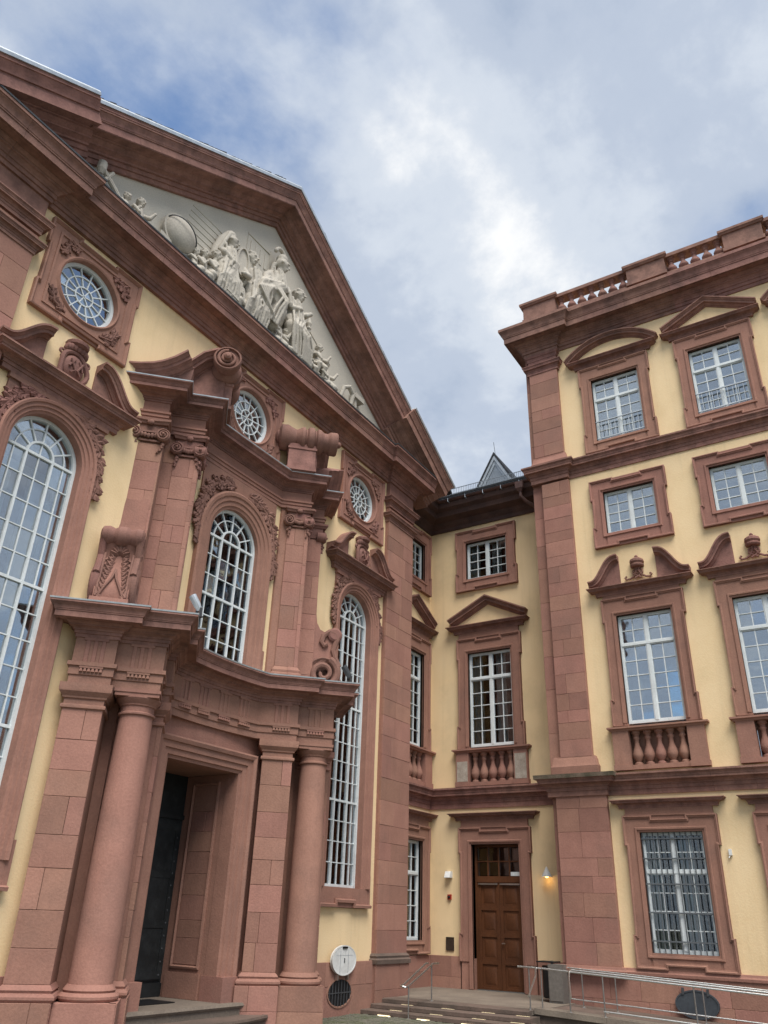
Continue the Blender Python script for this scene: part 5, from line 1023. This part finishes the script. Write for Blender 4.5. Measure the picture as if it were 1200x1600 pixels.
# handrails of brushed steel
def rail(name, label, pts_list, posts, r=.017):
    t = thing(name, label, 'handrail', pts_list[0][0])
    for p in pts_list:
        mb = MB(Fr((0, 0, 0), (1, 0, 0), (0, -1, 0))); mb.tube([(a, c, -b) for a, b, c in p], r, 10); mk('rail', mb, 'steel', t)
    for a, b, c0, c1 in posts:
        mb = MB(FW); mb.tube([(a, c0, -b), (a, c1, -b)], .014, 8); mk('post', mb, 'post_steel', t)
        mb = MB(FW); mb.lathe([(.05, 0), (.05, .012), (.022, .018)], (a, c0, -b), 'v', 12); mk('post_foot', mb, 'steel', t)
    return t
rail('handrail', 'short steel handrail with two looped rails at the left end of the steps', [[(16.85, 9.15, .86), (16.62, 9.15, .86), (15.62, 9.15, .50), (15.50, 9.15, .48), (15.47, 9.20, .49), (15.50, 9.26, .50), (15.62, 9.26, .52), (16.50, 9.26, .86), (16.60, 9.26, .86)]], [(15.62, 9.15, -.06, .50), (16.64, 9.2, ZL, .86)])
rail('handrail', 'steel handrail descending beside the right end of the steps', [[(16.95, 7.10, .90), (16.66, 6.90, .90), (16.30, 6.76, .78), (15.55, 6.60, .50)], [(16.85, 6.25, .90), (16.66, 6.22, .88), (16.3, 6.10, .76), (15.70, 5.86, .52)]], [(16.68, 7.05, ZL, .90), (16.68, 6.80, ZL, .90)])
rail('handrail', 'long sloping steel handrail along the outer edge of the ramp', [[(16.66, 7.28, .905), (16.66, 6.85, .90), (16.66, .5, .615)], [(16.74, 6.2, .90), (16.74, .5, .655)], [(16.66, 5.6, .27), (16.66, .5, .06)]], [(16.66, y, zr(y)+.04, .90-(6.85-y)*.045) for y in (6.24, 5.58, 3.95, 2.7, 1.5)])
rail('handrail', 'steel handrail along the inner side of the ramp beside the pavilion plinth', [[(18.40, 6.9, .86), (18.40, .5, .58)], [(18.40, 6.9, .30), (18.40, .5, .05)]], [(18.40, y, zr(y)-.02, .86-(6.9-y)*.0437) for y in (6.6, 5.9, 4.2, 2.9)], .014)
# wall lamp with warm light
t = thing('wall_lamp', 'white conical wall lamp glowing warm beside the brown door', 'lamp', FM(-7.86, 2.66, .1))
mb = MB(FM); mb.lathe([(.13, 0), (.012, .22), (.006, .225)], (-7.86, 2.68, .13), 'v', 20); mb.box(-7.88, -7.84, 2.76, 2.80, -.01, .12); mk('lamp_shade', mb, 'lid_white', t)
mb = MB(FM); mb.ball((-7.86, 2.685, .13), .05, 1, .6, 1, 10, 6); mk('bulb', mb, 'warm_lamp', t)
ld = bpy.data.lights.new('lamp_glow', 'POINT'); ld.energy = 0.7; ld.color = (1, .62, .25); ld.shadow_soft_size = .06; lo = bpy.data.objects.new('lamp_glow', ld); COL.objects.link(lo); lo.parent = t; lo.location = FM(-7.86, 2.60, .15)-t.location
t = thing('floodlight', 'small white box floodlight on the yellow wall left of the brown door', 'floodlight', FM(-10.58, 2.7, .05))
mb = MB(FM); mb.prism([(2.65, .0), (2.65, .16), (2.70, .17), (2.80, .10), (2.80, 0)], 0, 1) if False else mb.add([(-10.66, 2.65, 0), (-10.66, 2.65, .17), (-10.66, 2.80, .10), (-10.66, 2.80, 0), (-10.50, 2.65, 0), (-10.50, 2.65, .17), (-10.50, 2.80, .10), (-10.50, 2.80, 0)], [(0, 1, 2, 3), (4, 5, 6, 7), (0, 1, 5, 4), (1, 2, 6, 5), (2, 3, 7, 6), (3, 0, 4, 7)]); mk('housing', mb, 'lid_white', t)
mb = MB(FM); mb.box(-10.65, -10.51, 2.645, 2.65, .02, .16); mk('lens', mb, 'metal_edge', t)
t = thing('fire_alarm', 'small square red alarm beacon on the yellow wall below the floodlight', 'alarm', FM(-10.58, 2.2, .02))
mb = MB(FM); mb.box(-10.63, -10.53, 2.14, 2.26, 0, .05); mk('housing', mb, 'red_plastic', t); mb = MB(FM); mb.lathe([(.035, 0), (.03, .03), (.01, .04)], (-10.58, 2.2, .05), 'w', 12); mk('beacon', mb, 'black', t)
t = thing('wall_plaque', 'dark bronze plaque low on the yellow wall left of the brown door', 'plaque', FM(-10.58, 1.15, .01))
mb = MB(FM); mb.box(-10.69, -10.47, .99, 1.29, 0, .02); mk('plate', mb, 'bronze', t)
mb = MB(FM); mb.sweep([(-10.69, .99), (-10.47, .99), (-10.47, 1.29), (-10.69, 1.29)], [(0, .01), (0, .028), (.012, .028), (.012, .01)], closed=True, plan=False); mk('rim', mb, 'bronze', t)
t = thing('litter_bin', 'dark litter bin with open black lid behind the handrail', 'bin', (18.75, 7.42, ZL))
mb = MB(FW); mb.lathe([(.13, .25), (.16, .27), (.16, .86), (.13, .86)], (18.75, 0, -7.44), 'v', 18); mk('bin_body', mb, 'black', t)
mb = MB(FW); mb.box(18.55, 18.95, .92, .945, -7.66, -7.26); mk('bin_lid', mb, 'black', t); mb = MB(FW); mb.tube([(18.9, ZL, -7.44), (18.9, .95, -7.44)], .025, 8); mk('bin_post', mb, 'iron', t)
t = thing('metal_cabinet', 'grey brown metal cabinet standing against the corner of the right pavilion', 'cabinet', (18.55, 7.2, ZL))
mb = MB(FW); mb.box(18.45, 18.80, ZL, .90, -7.36, -7.04); mk('cabinet_body', mb, 'cabinet', t); mb = MB(FW); mb.box(18.435, 18.45, ZL+.04, .86, -7.34, -7.06); mk('cabinet_door', mb, 'cabinet', t)
# oval cellar openings
ell = lambda u, v, a, b, n=40: [(u+a*cos(2*pi*i/n), v+b*sin(2*pi*i/n)) for i in range(n)]
t = thing('cellar_grate', 'dark oval barred cellar opening in the church plinth', 'grate', FL(14.92, .1, .1))
mb = MB(FL); mb.sweep(ell(14.92, .34, .43, .26), [(0, .05), (0, .098), (.03, .10), (.05, .05)], closed=True, plan=False); mk('stone_rim', mb, 'stone', t)
mb = MB(FL); mb.prism(ell(14.92, .34, .40, .235), .086, .090); mk('dark_opening', mb, 'black', t)
mb = MB(FL)
for i in range(8): u = 14.92-.35+.1*i; hh = .235*sqrt(max(0, 1-((u-14.92)/.40)**2)); mb.tube([(u, .34-hh, .095), (u, .34+hh, .095)], .009, 6)
mb.box(14.53, 15.31, .33, .35, .092, .104); mk('bars', mb, 'iron', t)
t = thing('cellar_hatch', 'white oval lid swung open above the cellar grate', 'hatch', FL(14.92, .62, .12))
mb = MB(FL); mb.prism(ell(14.92, .90, .42, .265), .15, .17); mb.sweep(ell(14.92, .90, .42, .265), [(0, .12), (0, .175), (.02, .175), (.02, .12)], closed=True, plan=False); mk('lid_plate', mb, 'lid_white', t)
for u in (14.78, 15.06): mb = MB(FL); mb.box(u-.006, u+.006, .68, 1.10, .17, .173); mk('seam', mb, 'metal_edge', t)
mb = MB(FL); mb.box(14.62, 15.22, .985, .99, .17, .173); mk('seam', mb, 'metal_edge', t)
mb = MB(FL); mb.box(14.84, 15.0, 1.105, 1.14, .16, .19); mk('latch', mb, 'black', t); mb = MB(FL); mb.box(14.91, 14.935, .86, .94, .17, .178); mk('keyhole_plate', mb, 'iron', t)
for u in (14.74, 15.10): mb = MB(FL); mb.box(u-.02, u+.02, .56, .66, .09, .16); mk('hinge', mb, 'steel', t)
t = thing('cellar_hatch', 'dark grey oval cover bolted to the pavilion plinth behind the ramp rails', 'hatch', FR(-4.43, .1, .1))
mb = MB(FR); mb.prism(ell(-4.43, .34, .42, .25), .05, .13); mb.sweep(ell(-4.43, .34, .42, .25), [(0, .1), (0, .14), (.025, .14), (.03, .1)], closed=True, plan=False); mk('cover_plate', mb, 'lid_dark', t)
for u in (-4.68, -4.2): mb = MB(FR); mb.box(u-.02, u+.02, .50, .62, .08, .15); mk('hinge', mb, 'iron', t)
# spotlights on the portal cornice
for x, y, lb, m_ in ((8.44, 8.90, 'pale grey spotlight aimed up on the left corner of the portal ledge', 'metal_edge'), (12.80, 8.98, 'dark grey spotlight aimed up on the right corner of the portal ledge', 'iron')):
    t = thing('spotlight', lb, 'spotlight', (x, y, 5.82)); fr_ = Fr((x, y, 5.82), (1, 0, 0), (0, -1, 0))
    mb = MB(fr_); mb.tube([(.02, .12, 0), (-.03, .20, -.02), (-.10, .34, -.08)], [.045, .06, .062], 12); mk('lamp_head', mb, m_, t)
    mb = MB(fr_); mb.box(-.06, .06, .0, .02, -.06, .06); mb.box(-.015, .035, .02, .15, -.05, -.03); mb.box(-.015, .035, .02, .15, .03, .05); mk('bracket', mb, 'iron', t)
t = thing('sensor_box', 'tiny white sensor on the frame of the barred ground floor window', 'sensor', FR(-3.44, 3.05, .1)); mb = MB(FR); mb.box(-3.42, -3.36, 3.05, 3.17, 0, .06); mk('housing', mb, 'lid_white', t); mb = MB(FR); mb.tube([(-3.40, 3.05, .03), (-3.43, 3.0, .06)], .012, 6); mk('lead', mb, 'lid_white', t)
